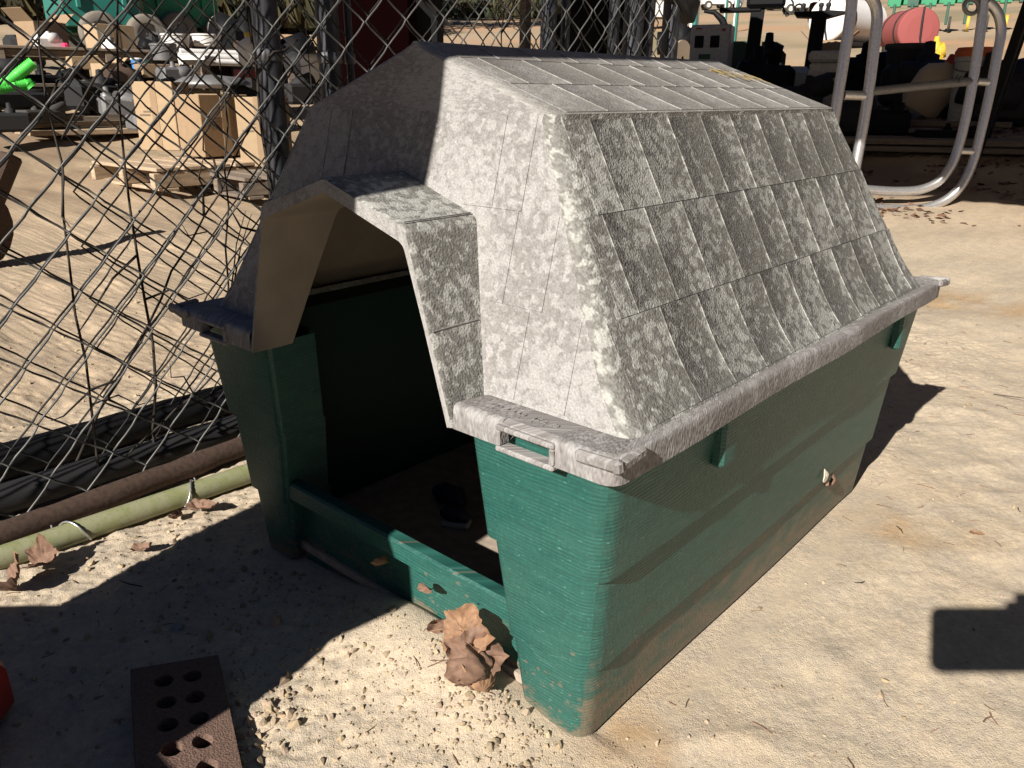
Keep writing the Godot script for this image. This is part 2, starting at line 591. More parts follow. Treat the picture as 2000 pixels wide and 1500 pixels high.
	M.board = textured(mt(0.32, 0.24, 0.15, 0.9), wood_texture(89), 1.0)
	M.sheet = textured(mt(0.30, 0.32, 0.35, 0.8), grey_grain(256, 0.03, 90, 0.7, 1.0), 1.0)
	M.paint_yellow = mt(0.55, 0.37, 0.05, 0.6)
	M.feather = mt(0.55, 0.48, 0.38, 0.8)

# ---------------------------------------------------------------- the dog house
# half width of the roof at a height, and how far its front and rear walls stand
func roof_w(y: float) -> float:
	if y >= 0.634:
		return 0.201 * (0.7045 - y) / 0.0705 + 0.004
	var w: float = 0.201 + (0.634 - y) / 0.267 * 0.145
	return w + 0.010 * pow(clamp((0.425 - y) / 0.058, 0.0, 1.0), 2.0)

func roof_z(y: float) -> float:
	if y >= 0.634:
		return lerp(0.341, 0.333, (y - 0.634) / 0.0705)
	return lerp(0.412, 0.341, (y - 0.367) / 0.267)

func slope_len(y: float) -> float:
	if y >= 0.634:
		return 0.304 + (y - 0.634) / 0.0705 * 0.213
	return (y - 0.367) * 1.138

# the rounded outline of the roof at one height, from the front right corner round the back to the front left
func roof_ring(y: float, inset := 0.0) -> Array:
	var w: float = max(roof_w(y) - inset, 0.003)
	var zf := roof_z(y) - inset
	var r: float = min(0.017, w * 0.9)
	var out := []
	var centres := [[Vector2(w - r, zf - r), PI / 2, 0.0], [Vector2(w - r, -zf + r), 0.0, -PI / 2], [Vector2(-w + r, -zf + r), -PI / 2, -PI], [Vector2(-w + r, zf - r), PI, PI / 2]]
	for k in 4:
		for i in 6:
			var a: float = lerp(float(centres[k][1]), float(centres[k][2]), i / 5.0)
			var c: Vector2 = centres[k][0]
			out.append(Vector3(c.x + cos(a) * r, y, c.y + sin(a) * r))
		if k == 0 or k == 2:                       # subdivide the long sides
			pass
	return out

# half width of the porch outline at a height
func porch_x(y: float) -> float:
	if y > 0.571:
		return 0.0
	if y > 0.537:
		return lerp(0.0, 0.117, (0.571 - y) / 0.034)
	if y > 0.528:
		return lerp(0.117, 0.125, (0.537 - y) / 0.009)
	return lerp(0.125, 0.1815, (0.528 - y) / 0.18)

func roof_shell(parent: Node, inset: float, m_side: Material, m_front: Material, m_top: Material, called: String) -> Array:
	var ys_low := [0.367, 0.376, 0.386, 0.398, 0.412, 0.44, 0.48, 0.52, 0.56, 0.60, 0.628, 0.634]
	var ys_top := [0.634, 0.642, 0.66, 0.68, 0.695, 0.7015, 0.7045]
	var made := []
	var low := mb()
	var top := mb()
	for part in 2:
		var st := low if part == 0 else top
		var ys := ys_low if part == 0 else ys_top
		st.set_smooth_group(0)
		var rings := []
		for y in ys:
			rings.append(roof_ring(y, inset))
		for i in ys.size() - 1:
			var s := 0.0
			for k in 23:
				var p00: Vector3 = rings[i][k]
				var p01: Vector3 = rings[i][k + 1]
				var p10: Vector3 = rings[i + 1][k]
				var p11: Vector3 = rings[i + 1][k + 1]
				var d := (p01 - p00).length()
				var v0 := slope_len(ys[i])
				var v1 := slope_len(ys[i + 1])
				quad_uv(st, [p00, p10, p11, p01], [Vector2(s, v0), Vector2(s, v1), Vector2(s + d, v1), Vector2(s + d, v0)])
				s += d
	made.append(obj(called, low, m_side, parent))
	# the front wall, open behind the porch, joined to the corner arcs
	var fr := mb()
	fr.set_smooth_group(0)
	var ysf := [0.367, 0.376, 0.386, 0.398, 0.412, 0.44, 0.48, 0.52, 0.528, 0.537, 0.56, 0.571, 0.60, 0.628, 0.634]
	for i in ysf.size() - 1:
		for sg in [1.0, -1.0]:
			var q := []
			var uv := []
			for c in [[i, 0], [i + 1, 0], [i + 1, 1], [i, 1]]:
				var y: float = ysf[c[0]]
				var w := roof_w(y) - inset
				var x: float = (max(porch_x(y) - 0.004, 0.0) if c[1] == 0 else w - min(0.017, w * 0.9)) * sg
				q.append(Vector3(x, y, roof_z(y) - inset))
				uv.append(Vector2(-x + 0.32, slope_len(y)))
			if sg > 0:
				quad_uv(fr, q, uv)
			else:
				quad_uv(fr, [q[3], q[2], q[1], q[0]], [uv[3], uv[2], uv[1], uv[0]])
	for i in ys_top.size() - 1:                    # the gable above the break
		var a := roof_ring(ys_top[i], inset)
		var b := roof_ring(ys_top[i + 1], inset)
		quad_uv(fr, [a[0], a[23], b[23], b[0]], [Vector2(0.32 - a[0].x, slope_len(ys_top[i])), Vector2(0.32 - a[23].x, slope_len(ys_top[i])), Vector2(0.32 - b[23].x, slope_len(ys_top[i + 1])), Vector2(0.32 - b[0].x, slope_len(ys_top[i + 1]))])
	made.append(obj("roof_front_wall" if inset == 0.0 else called, fr, m_front, parent))
	made.append(obj("roof_top" if inset == 0.0 else called, top, m_top, parent))
	return made

# one moulded shingle: a flat plate with a raised rib along its front edge
func shingle(parent: Node, sg: float, y0: float, y1: float, z0: float, z1: float, m: Material, shift: float, first: bool) -> void:
	var st := mb()
	var n := 5
	var cols := [[z1, 0.0004 if first else 0.0013], [z1 - 0.0010, 0.0004 if first else 0.0013], [z1 - 0.0026, 0.0004], [z0, 0.0004]]
	var rows := []
	for i in n + 1:
		var y: float = lerp(y0, y1, i / float(n))
		var e := 0.002
		var tan2 := Vector2(roof_w(y + e) - roof_w(y - e), 2.0 * e).normalized()
		var nrm := Vector3(tan2.y * sg, -tan2.x, 0)
		var p := Vector3(roof_w(y) * sg, y, 0)
		var row := []
		for c in cols:
			row.append(p + nrm * (float(c[1]) + (0.0003 if i == 0 else 0.0)) + Vector3(0, 0, c[0]))
		row.append(p - nrm * 0.002 + Vector3(0, 0, z1))
		row.append(p - nrm * 0.002 + Vector3(0, 0, z0))
		row.append(slope_len(y))
		rows.append(row)
	for i in n:
		var a: Array = rows[i]
		var b: Array = rows[i + 1]
		for f in [[4, 0, 1], [0, 1, 0], [1, 2, 0], [2, 3, 0], [3, 5, 1]]:
			st.set_smooth_group(0 if f[2] == 0 else -1)
			var p := [a[f[0]], b[f[0]], b[f[1]], a[f[1]]]
			var uv := []
			var vv := [a[6], b[6], b[6], a[6]]
			for k in 4:
				uv.append(Vector2(shift - p[k].z, vv[k]))
			if sg > 0:
				quad_uv(st, p, uv)
			else:
				quad_uv(st, [p[3], p[2], p[1], p[0]], [uv[3], uv[2], uv[1], uv[0]])
	st.set_smooth_group(-1)
	var r0: Array = rows[0]
	for f in [[0, 1], [1, 2], [2, 3]]:
		var pa: Vector3 = r0[f[0]]
		var pb: Vector3 = r0[f[1]]
		var qa := Vector3(r0[4].x, r0[4].y, pa.z)
		var qb := Vector3(r0[4].x, r0[4].y, pb.z)
		var uv := []
		for q in [pa, pb, qb, qa]:
			uv.append(Vector2(shift - q.z, r0[6]))
		quad_uv(st, [pa, pb, qb, qa], uv)
	obj("shingle", st, m, parent)

func siding_panel(parent: Node, x0: float, x1: float, y0: float, y1: float, m: Material) -> void:
	var st := mb()
	var up := Vector3(0, 0.267, -0.071).normalized()
	var nrm := Vector3(0, 0.071, 0.267).normalized()
	var q := []
	for c in [[x0, y0], [x0, y1], [x1, y1], [x1, y0]]:
		q.append(Vector3(c[0], c[1], roof_z(c[1])))
	var hl := 0.0002
	var hr := 0.0008
	var top := [q[0] + nrm * (hl + 0.0004), q[1] + nrm * hl, q[2] + nrm * hr, q[3] + nrm * (hr + 0.0004)]
	var uv := []
	for k in 4:
		uv.append(Vector2(0.32 - q[k].x, slope_len(q[k].y)))
	quad_uv(st, [top[3], top[2], top[1], top[0]], [uv[3], uv[2], uv[1], uv[0]])
	for k in 4:
		var j := (k + 1) % 4
		quad_uv(st, [q[k] - nrm * 0.002, top[k], top[j], q[j] - nrm * 0.002], [uv[k], uv[k], uv[j], uv[j]])
	var _u := up
	obj("siding_panel", st, m, parent)

# the base's outline: half width and front at a height, one of three lapped boards
func base_w(y: float, band: int) -> float:
	return [lerp(0.338, 0.353, (y - 0.221) / 0.13), lerp(0.322, 0.3325, (y - 0.101) / 0.12), lerp(0.307, 0.3165, y / 0.101)][band]

func base_z(y: float, band: int) -> float:
	return [lerp(0.4285, 0.4395, (y - 0.221) / 0.13), lerp(0.4155, 0.4225, (y - 0.101) / 0.12), lerp(0.405, 0.4105, y / 0.101)][band]

func open_x(y: float, band: int) -> float:      # half width of the doorway
	return [lerp(0.191, 0.180, (y - 0.221) / 0.13), lerp(0.213, 0.196, (y - 0.101) / 0.12), lerp(0.226, 0.213, y / 0.101)][band]

func base_board(parent: Node, which: String, band: int) -> void:
	var y0: float = [0.2195, 0.0995, 0.0][band]
	var y1: float = [0.351, 0.2215, 0.1015][band]
	var st := mb()
	var rows := []
	var r := 0.024
	for i in 4:
		var y: float = lerp(y0, y1, i / 3.0)
		var w := base_w(y, band)
		var zf := base_z(y, band)
		var path := []
		if which == "side":
			for k in 4:
				path.append(Vector3(w - r + cos(PI / 4 - PI / 4 * k / 3.0) * r, y, zf - r + sin(PI / 4 - PI / 4 * k / 3.0) * r))
			for k in range(1, 12):
				var z: float = lerp(zf - r, -zf + r, k / 12.0)
				path.append(Vector3(w + 0.0012 * sin(z * 9.0 + band), y, z))
			for k in 7:
				var a := -PI / 2 * k / 6.0
				path.append(Vector3(w - r + cos(a) * r, y, -zf + r + sin(a) * r))
		elif which == "column":
			path.append(Vector3(open_x(y, band) + 0.004, y, zf - 0.075))
			path.append(Vector3(open_x(y, band), y, zf - 0.007))
			path.append(Vector3(open_x(y, band) + 0.002, y, zf - 0.002))
			path.append(Vector3(open_x(y, band) + 0.007, y, zf))
			path.append(Vector3((open_x(y, band) + w - r) * 0.5, y, zf + 0.0006))
			path.append(Vector3(w - r, y, zf))
			for k in range(1, 5):
				path.append(Vector3(w - r + sin(PI / 4 * k / 4.0) * r, y, zf - r + cos(PI / 4 * k / 4.0) * r))
		else:
			path.append(Vector3(w - r, y, -zf))
			path.append(Vector3(0, y, -zf - 0.001))
			path.append(Vector3(-w + r, y, -zf))
		rows.append(path)
	for i in 3:
		var s := 0.0
		for k in rows[0].size() - 1:
			st.set_smooth_group(0 if not (which == "column" and k < 1) else 1)
			var a: Vector3 = rows[i][k]
			var b: Vector3 = rows[i][k + 1]
			var d := (b - a).length()
			quad_uv(st, [a, rows[i + 1][k], rows[i + 1][k + 1], b], [Vector2(s, a.y), Vector2(s, rows[i + 1][k].y), Vector2(s + d, rows[i + 1][k].y), Vector2(s + d, a.y)])
			s += d
	# underside of the lap
	st.set_smooth_group(-1)
	for k in rows[0].size() - 1:
		var a: Vector3 = rows[0][k]
		var b: Vector3 = rows[0][k + 1]
		var ia := Vector3(a.x - sign(a.x) * 0.02, a.y + 0.001, a.z - sign(a.z) * 0.02)
		var ib := Vector3(b.x - sign(b.x) * 0.02, b.y + 0.001, b.z - sign(b.z) * 0.02)
		if which == "column":
			if k < 4:
				ia.x = a.x + 0.02
			if k + 1 < 4:
				ib.x = b.x + 0.02
		quad(st, a, b, ib, ia)
	obj("siding_board", st, M.base_front if which == "column" else M.base_side, parent)

func mirrored(o: Node3D) -> void:
	o.scale.x = -1.0

func flip_mesh(src: MeshInstance3D, called: String, parent: Node) -> MeshInstance3D:
	# a left hand copy of a right hand part
	var arr := src.mesh.surface_get_arrays(0)
	var v: PackedVector3Array = arr[Mesh.ARRAY_VERTEX]
	var n: PackedVector3Array = arr[Mesh.ARRAY_NORMAL]
	for i in v.size():
		v[i].x = -v[i].x
		n[i].x = -n[i].x
	arr[Mesh.ARRAY_VERTEX] = v
	arr[Mesh.ARRAY_NORMAL] = n
	if arr[Mesh.ARRAY_TANGENT] != null:
		arr[Mesh.ARRAY_TANGENT] = null
	if arr[Mesh.ARRAY_INDEX] != null:
		var ix: PackedInt32Array = arr[Mesh.ARRAY_INDEX]
		for i in range(0, ix.size(), 3):
			var t := ix[i]
			ix[i] = ix[i + 1]
			ix[i + 1] = t
		arr[Mesh.ARRAY_INDEX] = ix
	else:
		for i in range(0, v.size(), 3):
			var t := v[i]
			v[i] = v[i + 1]
			v[i + 1] = t
			var tn := n[i]
			n[i] = n[i + 1]
			n[i + 1] = tn
			if arr[Mesh.ARRAY_TEX_UV] != null:
				var uv: PackedVector2Array = arr[Mesh.ARRAY_TEX_UV]
				var tu := uv[i]
				uv[i] = uv[i + 1]
				uv[i + 1] = tu
				arr[Mesh.ARRAY_TEX_UV] = uv
		arr[Mesh.ARRAY_VERTEX] = v
		arr[Mesh.ARRAY_NORMAL] = n
	var m := ArrayMesh.new()
	m.add_surface_from_arrays(Mesh.PRIMITIVE_TRIANGLES, arr)
	return inst(called, m, src.material_override, parent)

func rim_strip(st: SurfaceTool, path: Array, inner: Array) -> void:
	# outer face, rounded lip, top and the underside of the flange along a path; path holds points at y = 0
	var prof := [[0.0, 0.347], [0.0, 0.366], [0.0012, 0.3705], [0.0045, 0.3728], [0.0085, 0.3730]]
	var n := path.size()
	var s := 0.0
	for k in n - 1:
		var a: Vector3 = path[k]
		var b: Vector3 = path[k + 1]
		var ia: Vector3 = inner[k]
		var ib: Vector3 = inner[k + 1]
		var d := (b - a).length()
		st.set_smooth_group(0)
		for i in prof.size() - 1:
			var q := []
			var uv := []
			for c in [[0, i], [0, i + 1], [1, i + 1], [1, i]]:
				var o: Vector3 = a if c[0] == 0 else b
				var ii: Vector3 = ia if c[0] == 0 else ib
				var dir := (ii - o).normalized()
				var p: Vector3 = o + dir * prof[c[1]][0]
				p.y = prof[c[1]][1]
				q.append(p)
				uv.append(Vector2(s + d * c[0], p.y + prof[c[1]][0]))
			quad_uv(st, q, uv)
		var la := a + (ia - a).normalized() * 0.0085 + Vector3(0, 0.3730, 0)
		var lb := b + (ib - b).normalized() * 0.0085 + Vector3(0, 0.3730, 0)
		var ta := Vector3(ia.x, 0.3685, ia.z)
		var tb := Vector3(ib.x, 0.3685, ib.z)
		quad_uv(st, [la, ta, tb, lb], [Vector2(s, 0.39), Vector2(s, 0.43), Vector2(s + d, 0.43), Vector2(s + d, 0.39)])
		st.set_smooth_group(-1)
		quad(st, a + Vector3(0, 0.347, 0), b + Vector3(0, 0.347, 0), b + (ib - b).normalized() * 0.004 + Vector3(0, 0.3472, 0), a + (ia - a).normalized() * 0.004 + Vector3(0, 0.3472, 0))
		quad(st, a + (ia - a).normalized() * 0.004 + Vector3(0, 0.3472, 0), b + (ib - b).normalized() * 0.004 + Vector3(0, 0.3472, 0), Vector3(ib.x, 0.3645, ib.z), Vector3(ia.x, 0.3645, ia.z))
		s += d

func dog_house() -> void:
	var h := thing("dog_house", "weathered plastic dog house with green base and grey lichen-spotted gambrel roof", "dog house")
	# --- base
	for which in ["side", "column"]:
		var liner := mb()
		if which == "side":
			box(liner, Vector3(0.2925, 0.185, 0.0), Vector3(0.006, 0.33, 0.79))
			box(liner, Vector3(0.321, 0.3525, 0.0), Vector3(0.062, 0.005, 0.84))
		else:
			box(liner, Vector3(0.258, 0.1745, 0.345), Vector3(0.07, 0.34, 0.006))
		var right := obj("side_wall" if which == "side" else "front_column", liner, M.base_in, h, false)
		for b in 3:
			base_board(right, which, b)
		var left := flip_mesh(right, String(right.name).get_slice("_0", 0), h)
		for c in right.get_children():
			flip_mesh(c, "siding_board", left)
	var lr := mb()
	box(lr, Vector3(0, 0.185, -0.395), Vector3(0.578, 0.33, 0.006))
	box(lr, Vector3(0, 0.3525, -0.405), Vector3(0.575, 0.005, 0.05))
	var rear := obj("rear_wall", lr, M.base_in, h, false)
	for b in 3:
		base_board(rear, "rear", b)
	var fl := mb()
	box(fl, Vector3(0, 0.022, 0.0), Vector3(0.58, 0.012, 0.782))
	obj("house_floor", fl, M.house_floor, h, false)
	var sl := mb()
	box(sl, Vector3(0.0, 0.122, 0.4005), Vector3(0.45, 0.028, 0.021), Basis.IDENTITY, 0.003)
	var sill := obj("door_sill", sl, M.base_front, h)
	var kp := mb()
	box(kp, Vector3(0.0, 0.052, 0.380), Vector3(0.45, 0.114, 0.012), Basis.IDENTITY, 0.002)
	obj("kick_plate", kp, M.base_front, sill)
	for z in [0.235, -0.325]:
		for sg in [1.0, -1.0]:
			var rb := mb()
			box(rb, Vector3(0.3525 * sg, 0.316, z), Vector3(0.016, 0.062, 0.030), Basis.IDENTITY, 0.004)
			obj("side_rib", rb, M.base_side, h)
	# --- roof
	var shell := roof_shell(h, 0.0, M.roof_slope, M.roof_front, M.roof_top, "roof_side")
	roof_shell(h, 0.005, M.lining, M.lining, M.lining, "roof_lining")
	var edges := [0.292, 0.2205, 0.1485, 0.0765, 0.004, -0.068, -0.140, -0.2125, -0.285]
	var bounds := [0.372, 0.4575, 0.545, 0.6325]
	for sg in [1.0, -1.0]:
		for row in 3:
			var y0: float = bounds[row]
			var y1: float = bounds[row + 1] - 0.0008
			var zf: float = roof_z((y0 + y1) * 0.5) - 0.020
			var off := 0.0 if row % 2 == 0 else 0.036
			var cuts := [zf]
			for k in range(-2, 12):
				var z := 0.292 - 0.072 * k + off
				if z < zf - 0.02 and z > -zf + 0.02:
					cuts.append(z)
			cuts.append(-zf)
			for i in cuts.size() - 1:
				shingle(shell[0], sg, y0, y1, cuts[i + 1] + 0.0001, cuts[i] - 0.0001, M.roof_slope, 0.414, i == 0)
		var tb := [0.6355, 0.6615, 0.6875, 0.7015]
		for row in 3:
			var zf: float = roof_z(tb[row]) - 0.018
			var off := 0.036 if row % 2 == 0 else 0.0
			var cuts := [zf]
			for k in range(-2, 12):
				var z := 0.292 - 0.072 * k + off
				if z < zf - 0.02 and z > -zf + 0.02:
					cuts.append(z)
			cuts.append(-zf)
			for i in cuts.size() - 1:
				shingle(shell[2], sg, tb[row], tb[row + 1] - 0.0004, cuts[i + 1] + 0.0001, cuts[i] - 0.0001, M.roof_top, 0.36, i == 0)
	for row in 3:
		var y0: float = bounds[row]
		var y1: float = bounds[row + 1] - 0.0002
		for sg in [1.0, -1.0]:
			var lo: float = porch_x(y0) + 0.012
			var hi: float = roof_w(y1) - 0.020
			var cuts := [lo]
			for k in 8:
				var x := 0.0 + 0.0715 * k + (0.036 if row == 1 else 0.0)
				if x > lo + 0.012 and x < hi - 0.012:
					cuts.append(x)
			cuts.append(hi)
			for i in cuts.size() - 1:
				var xa: float = cuts[i] + 0.0001
				var xb: float = cuts[i + 1] - 0.0001
				siding_panel(shell[1], min(xa * sg, xb * sg), max(xa * sg, xb * sg), y0, y1, M.roof_front)
	# --- porch hood over the doorway
	var out := []
	for p in [[0.1815, 0.347], [0.153, 0.439], [0.1255, 0.528], [0.1235, 0.5325], [0.117, 0.537], [0.06, 0.5537], [0.004, 0.5712], [-0.004, 0.5712], [-0.06, 0.5537], [-0.117, 0.537], [-0.1235, 0.5325], [-0.1255, 0.528], [-0.153, 0.439], [-0.1815, 0.347]]:
		out.append(Vector2(p[0], p[1]))
	var inn := []
	for p in [[0.174, 0.347], [0.146, 0.439], [0.1215, 0.513], [0.119, 0.517], [0.114, 0.5205], [0.06, 0.5375], [0.002, 0.5563], [-0.002, 0.5563], [-0.06, 0.5375], [-0.114, 0.5205], [-0.119, 0.517], [-0.1215, 0.513], [-0.146, 0.439], [-0.174, 0.347]]:
		inn.append(Vector2(p[0], p[1]))
	var pz := 0.463
	var ho := mb()
	var fa := mb()
	var li := mb()
	var s := 0.0
	for i in out.size() - 1:
		var a: Vector2 = out[i]
		var b: Vector2 = out[i + 1]
		var d := (b - a).length()
		ho.set_smooth_group(0)
		# rounded lip, then back to the wall
		var steps := [[0.0, 0.0022, pz - 0.0008], [0.0008, 0.0006, pz - 0.003], [0.0, 0.0, pz - 0.009], [0.0, 0.0, pz - 0.03], [0.0, 0.0, 0.30]]
		for k in 4:
			var sa: Array = steps[k]
			var sb: Array = steps[k + 1]
			var ca := Vector2(0, 0.45)
			var za := float(sa[2])
			var zb := float(sb[2])
			if k == 3:
				var wa: float = roof_z(a.y) - 0.004
				var wb: float = roof_z(b.y) - 0.004
				quad_uv(ho, [Vector3(a.x, a.y, za), Vector3(a.x, a.y, wa), Vector3(b.x, b.y, wb), Vector3(b.x, b.y, za)], [Vector2(s, 0.5 - za), Vector2(s, 0.5 - wa), Vector2(s + d, 0.5 - wb), Vector2(s + d, 0.5 - za)])
			else:
				var ia: float = sa[1]
				var ib: float = sb[1]
				var q := []
				var uv := []
				for c in [[a, ia, za, s], [a, ib, zb, s], [b, ib, zb, s + d], [b, ia, za, s + d]]:
					var p: Vector2 = c[0]
					var dir: Vector2 = (ca - p).normalized()
					p += dir * c[1]
					q.append(Vector3(p.x, p.y, c[2]))
					uv.append(Vector2(c[3], 0.5 - c[2]))
				quad_uv(ho, q, uv)
		# front band
		fa.set_smooth_group(-1)
		var oa: Vector2 = a + (Vector2(0, 0.45) - a).normalized() * 0.0022
		var ob: Vector2 = b + (Vector2(0, 0.45) - b).normalized() * 0.0022
		quad_uv(fa, [Vector3(oa.x, oa.y, pz - 0.0008), Vector3(ob.x, ob.y, pz - 0.0008), Vector3(inn[i + 1].x, inn[i + 1].y, pz), Vector3(inn[i].x, inn[i].y, pz)], [Vector2(s, 0.02), Vector2(s + d, 0.02), Vector2(s + d, 0.0), Vector2(s, 0.0)])
		# inner face, back past the wall, where the hood's throat narrows
		var ja: Vector2 = inn[i]
		var jb: Vector2 = inn[i + 1]
		li.set_smooth_group(i)
		quad(li, Vector3(ja.x, ja.y, pz), Vector3(jb.x, jb.y, pz), Vector3(jb.x, jb.y, roof_z(jb.y) - 0.012), Vector3(ja.x, ja.y, roof_z(ja.y) - 0.012))
		s += d
	for sg in [1.0, -1.0]:                          # feet of the hood
		quad(li, Vector3(0.1815 * sg, 0.347, pz - 0.003), Vector3(0.174 * sg, 0.347, pz), Vector3(0.174 * sg, 0.347, 0.4), Vector3(0.1815 * sg, 0.347, 0.4))
	# jamb of wall between hood lining and roof lining
	for i in inn.size() - 1:
		var za: float = roof_z(inn[i].y) - 0.012
		var zb: float = roof_z(inn[i + 1].y) - 0.012
		li.set_smooth_group(-1)
		quad(li, Vector3(inn[i].x, inn[i].y, za), Vector3(inn[i + 1].x, inn[i + 1].y, zb), Vector3(out[i + 1].x * 1.06, out[i + 1].y + 0.008, zb), Vector3(out[i].x * 1.06, out[i].y + (0.008 if i > 0 else 0.0), za))
	var hood := obj("porch_hood", ho, M.roof_slope, h)
	obj("hood_front_band", fa, M.roof_front, hood)
	obj("hood_lining", li, M.lining, hood)
	for sg in [1.0, -1.0]:                          # moulded joints across the hood
		for row in [[0.1535, 0.4385], [0.118, 0.5385]]:
			var gv := mb()
			var wz: float = roof_z(row[1]) + 0.004
			box(gv, Vector3(row[0] * sg, row[1], (pz + wz) * 0.5 - 0.002), Vector3(0.0012, 0.0012, pz - wz - 0.004), Basis(Vector3.FORWARD, 0.3 * sg))
			obj("hood_ridge", gv, M.rim, hood)
	# --- rim
	var pth := []
	var inr := []
	var r := 0.016
	var w := 0.370
	var zf := 0.461
	var wi := 0.350
	var zi := 0.410
	for k in 5:
		var a := PI / 2 - PI / 2 * k / 4.0
		pth.append(Vector3(w - r + cos(a) * r, 0, zf - r + sin(a) * r))
		inr.append(Vector3(wi - 0.02 + cos(a) * 0.02, 0, zi - 0.02 + sin(a) * 0.02))
	for k in range(1, 16):
		var t := k / 16.0
		var z: float = lerp(zf - r, -zf + r, t)
		pth.append(Vector3(w + 0.0016 * sin(t * 14.0) - 0.004 * sin(t * PI) * 0.0, 0, z))
		inr.append(Vector3(wi, 0, lerp(zi - 0.02, -zi + 0.02, t)))
	for k in 5:
		var a := -PI / 2 * k / 4.0
		pth.append(Vector3(w - r + cos(a) * r, 0, -zf + r + sin(a) * r))
		inr.append(Vector3(wi - 0.02 + cos(a) * 0.02, 0, -zi + 0.02 + sin(a) * 0.02))
	pth.append(Vector3(0, 0, -zf))
	inr.append(Vector3(0, 0, -zi))
	var rs := mb()
	rim_strip(rs, pth, inr)
	# the front flange to the right of the doorway, with its latch slot left open
	var fx0 := 0.181
	var fx1 := w - r
	var sx0 := 0.2435
	var sx1 := 0.3015
	rim_strip(rs, [Vector3(fx0, 0, zf), Vector3(sx0, 0, zf)], [Vector3(fx0, 0, zi), Vector3(sx0, 0, zi)])
	rim_strip(rs, [Vector3(sx1, 0, zf), Vector3(fx1, 0, zf)], [Vector3(sx1, 0, zi), Vector3(wi - 0.02, 0, zi)])
	# above and below the slot
	rs.set_smooth_group(-1)
	quad(rs, Vector3(sx0, 0.3625, zf), Vector3(sx0, 0.3705, zf - 0.0012), Vector3(sx1, 0.3705, zf - 0.0012), Vector3(sx1, 0.3625, zf))
	quad(rs, Vector3(sx0, 0.3705, zf - 0.0012), Vector3(sx0, 0.3730, zf - 0.0085), Vector3(sx1, 0.3730, zf - 0.0085), Vector3(sx1, 0.3705, zf - 0.0012))
	quad(rs, Vector3(sx0, 0.3730, zf - 0.0085), Vector3(sx0, 0.3685, zi), Vector3(sx1, 0.3685, zi), Vector3(sx1, 0.3730, zf - 0.0085))
	var rim_r := obj("roof_rim", rs, M.rim, h)
	# latch slot frame
	var lf := mb()
	box(lf, Vector3(0.2725, 0.3665, zf - 0.004), Vector3(0.0685, 0.0055, 0.015), Basis.IDENTITY, 0.0016)
	box(lf, Vector3(0.2725, 0.3455, zf - 0.004), Vector3(0.0685, 0.0055, 0.015), Basis.IDENTITY, 0.0016)
	box(lf, Vector3(0.2410, 0.356, zf - 0.0042), Vector3(0.0055, 0.0156, 0.0145), Basis.IDENTITY, 0.0012)
	box(lf, Vector3(0.3040, 0.356, zf - 0.0042), Vector3(0.0055, 0.0156, 0.0145), Basis.IDENTITY, 0.0012)
	obj("latch_slot", lf, M.rim, rim_r)
	# worn corner tabs, front and rear
	for zs in [1.0, -1.0]:
		var tb2 := mb()
		var k1 := rng.randf_range(-0.0006, 0.0006)
		box(tb2, Vector3(0.3535, 0.3695, (zf + 0.0035) * zs), Vector3(0.044, 0.0115, 0.008), Basis(Vector3(0, 0, 1), 0.05 + k1), 0.0028)
		box(tb2, Vector3(0.3735, 0.3705, (zf - 0.014) * zs), Vector3(0.008, 0.0105, 0.043), Basis(Vector3(1, 0, 0), 0.10 * zs), 0.0026)
		box(tb2, Vector3(0.3740, 0.3705, (zf + 0.0035) * zs), Vector3(0.009, 0.0135, 0.009), Basis(Vector3(0.3, 1, 0.2).normalized(), 0.5), 0.003)
		obj("corner_tab", tb2, M.rim, rim_r)
	# raised moulded marks on the flange, too worn to read
	var marks := mb()
	for line in 2:
		var x := 0.205 + 0.01 * line
		while x < 0.300 - 0.02 * line:
			var l := rng.randf_range(0.003, 0.0065)
			if rng.randf() < 0.85:
				box(marks, Vector3(x, 0.3712 + 0.0006 * line, 0.436 + line * 0.010 + rng.randf_range(-0.001, 0.001)), Vector3(l, 0.0014, 0.0012), Basis(Vector3.UP, rng.randf_range(-0.9, 0.9)))
				box(marks, Vector3(x + 0.001, 0.3712 + 0.0006 * line, 0.433 + line * 0.010), Vector3(0.0012, 0.0014, rng.randf_range(0.003, 0.006)), Basis(Vector3.UP, rng.randf_range(-0.5, 0.5)))
			x += l + 0.0022
	obj("moulded_marks", marks, M.rim, rim_r, false)
	# the left hand side of the rim
	var left := flip_mesh(rim_r, "roof_rim", h)
	for c in rim_r.get_children():
		if not String(c.name).begins_with("moulded"):
			flip_mesh(c, String(c.name).get_slice("_0", 0), left)
	# yellow grease-pencil scribble on the upper slope
	var pm := mb()
	for k in 16:
		var z: float = -0.195 - 0.0075 * k * 0.9 + rng.randf_range(-0.004, 0.004)
		var x0: float = 0.062 + 0.012 * sin(k * 1.9) + k * 0.0014
		var x1: float = x0 + rng.randf_range(0.010, 0.024)
		var pa := Vector3(x0, 0, z)
		var pb := Vector3(x1, 0, z - rng.randf_range(0.002, 0.010))
		for p in [0]:
			var ya := 0.7045 - (pa.x - 0.004) / 0.201 * 0.0705
			var yb := 0.7045 - (pb.x - 0.004) / 0.201 * 0.0705
			var wd := Vector3(0, 0, rng.randf_range(0.0012, 0.0026))
			quad(pm, Vector3(pa.x, ya + 0.0036, pa.z) - wd, Vector3(pa.x, ya + 0.0036, pa.z) + wd, Vector3(pb.x, yb + 0.0036, pb.z) + wd * 0.7, Vector3(pb.x, yb + 0.0036, pb.z) - wd * 0.7)
	obj("yellow_scribble", pm, M.paint_yellow, h)

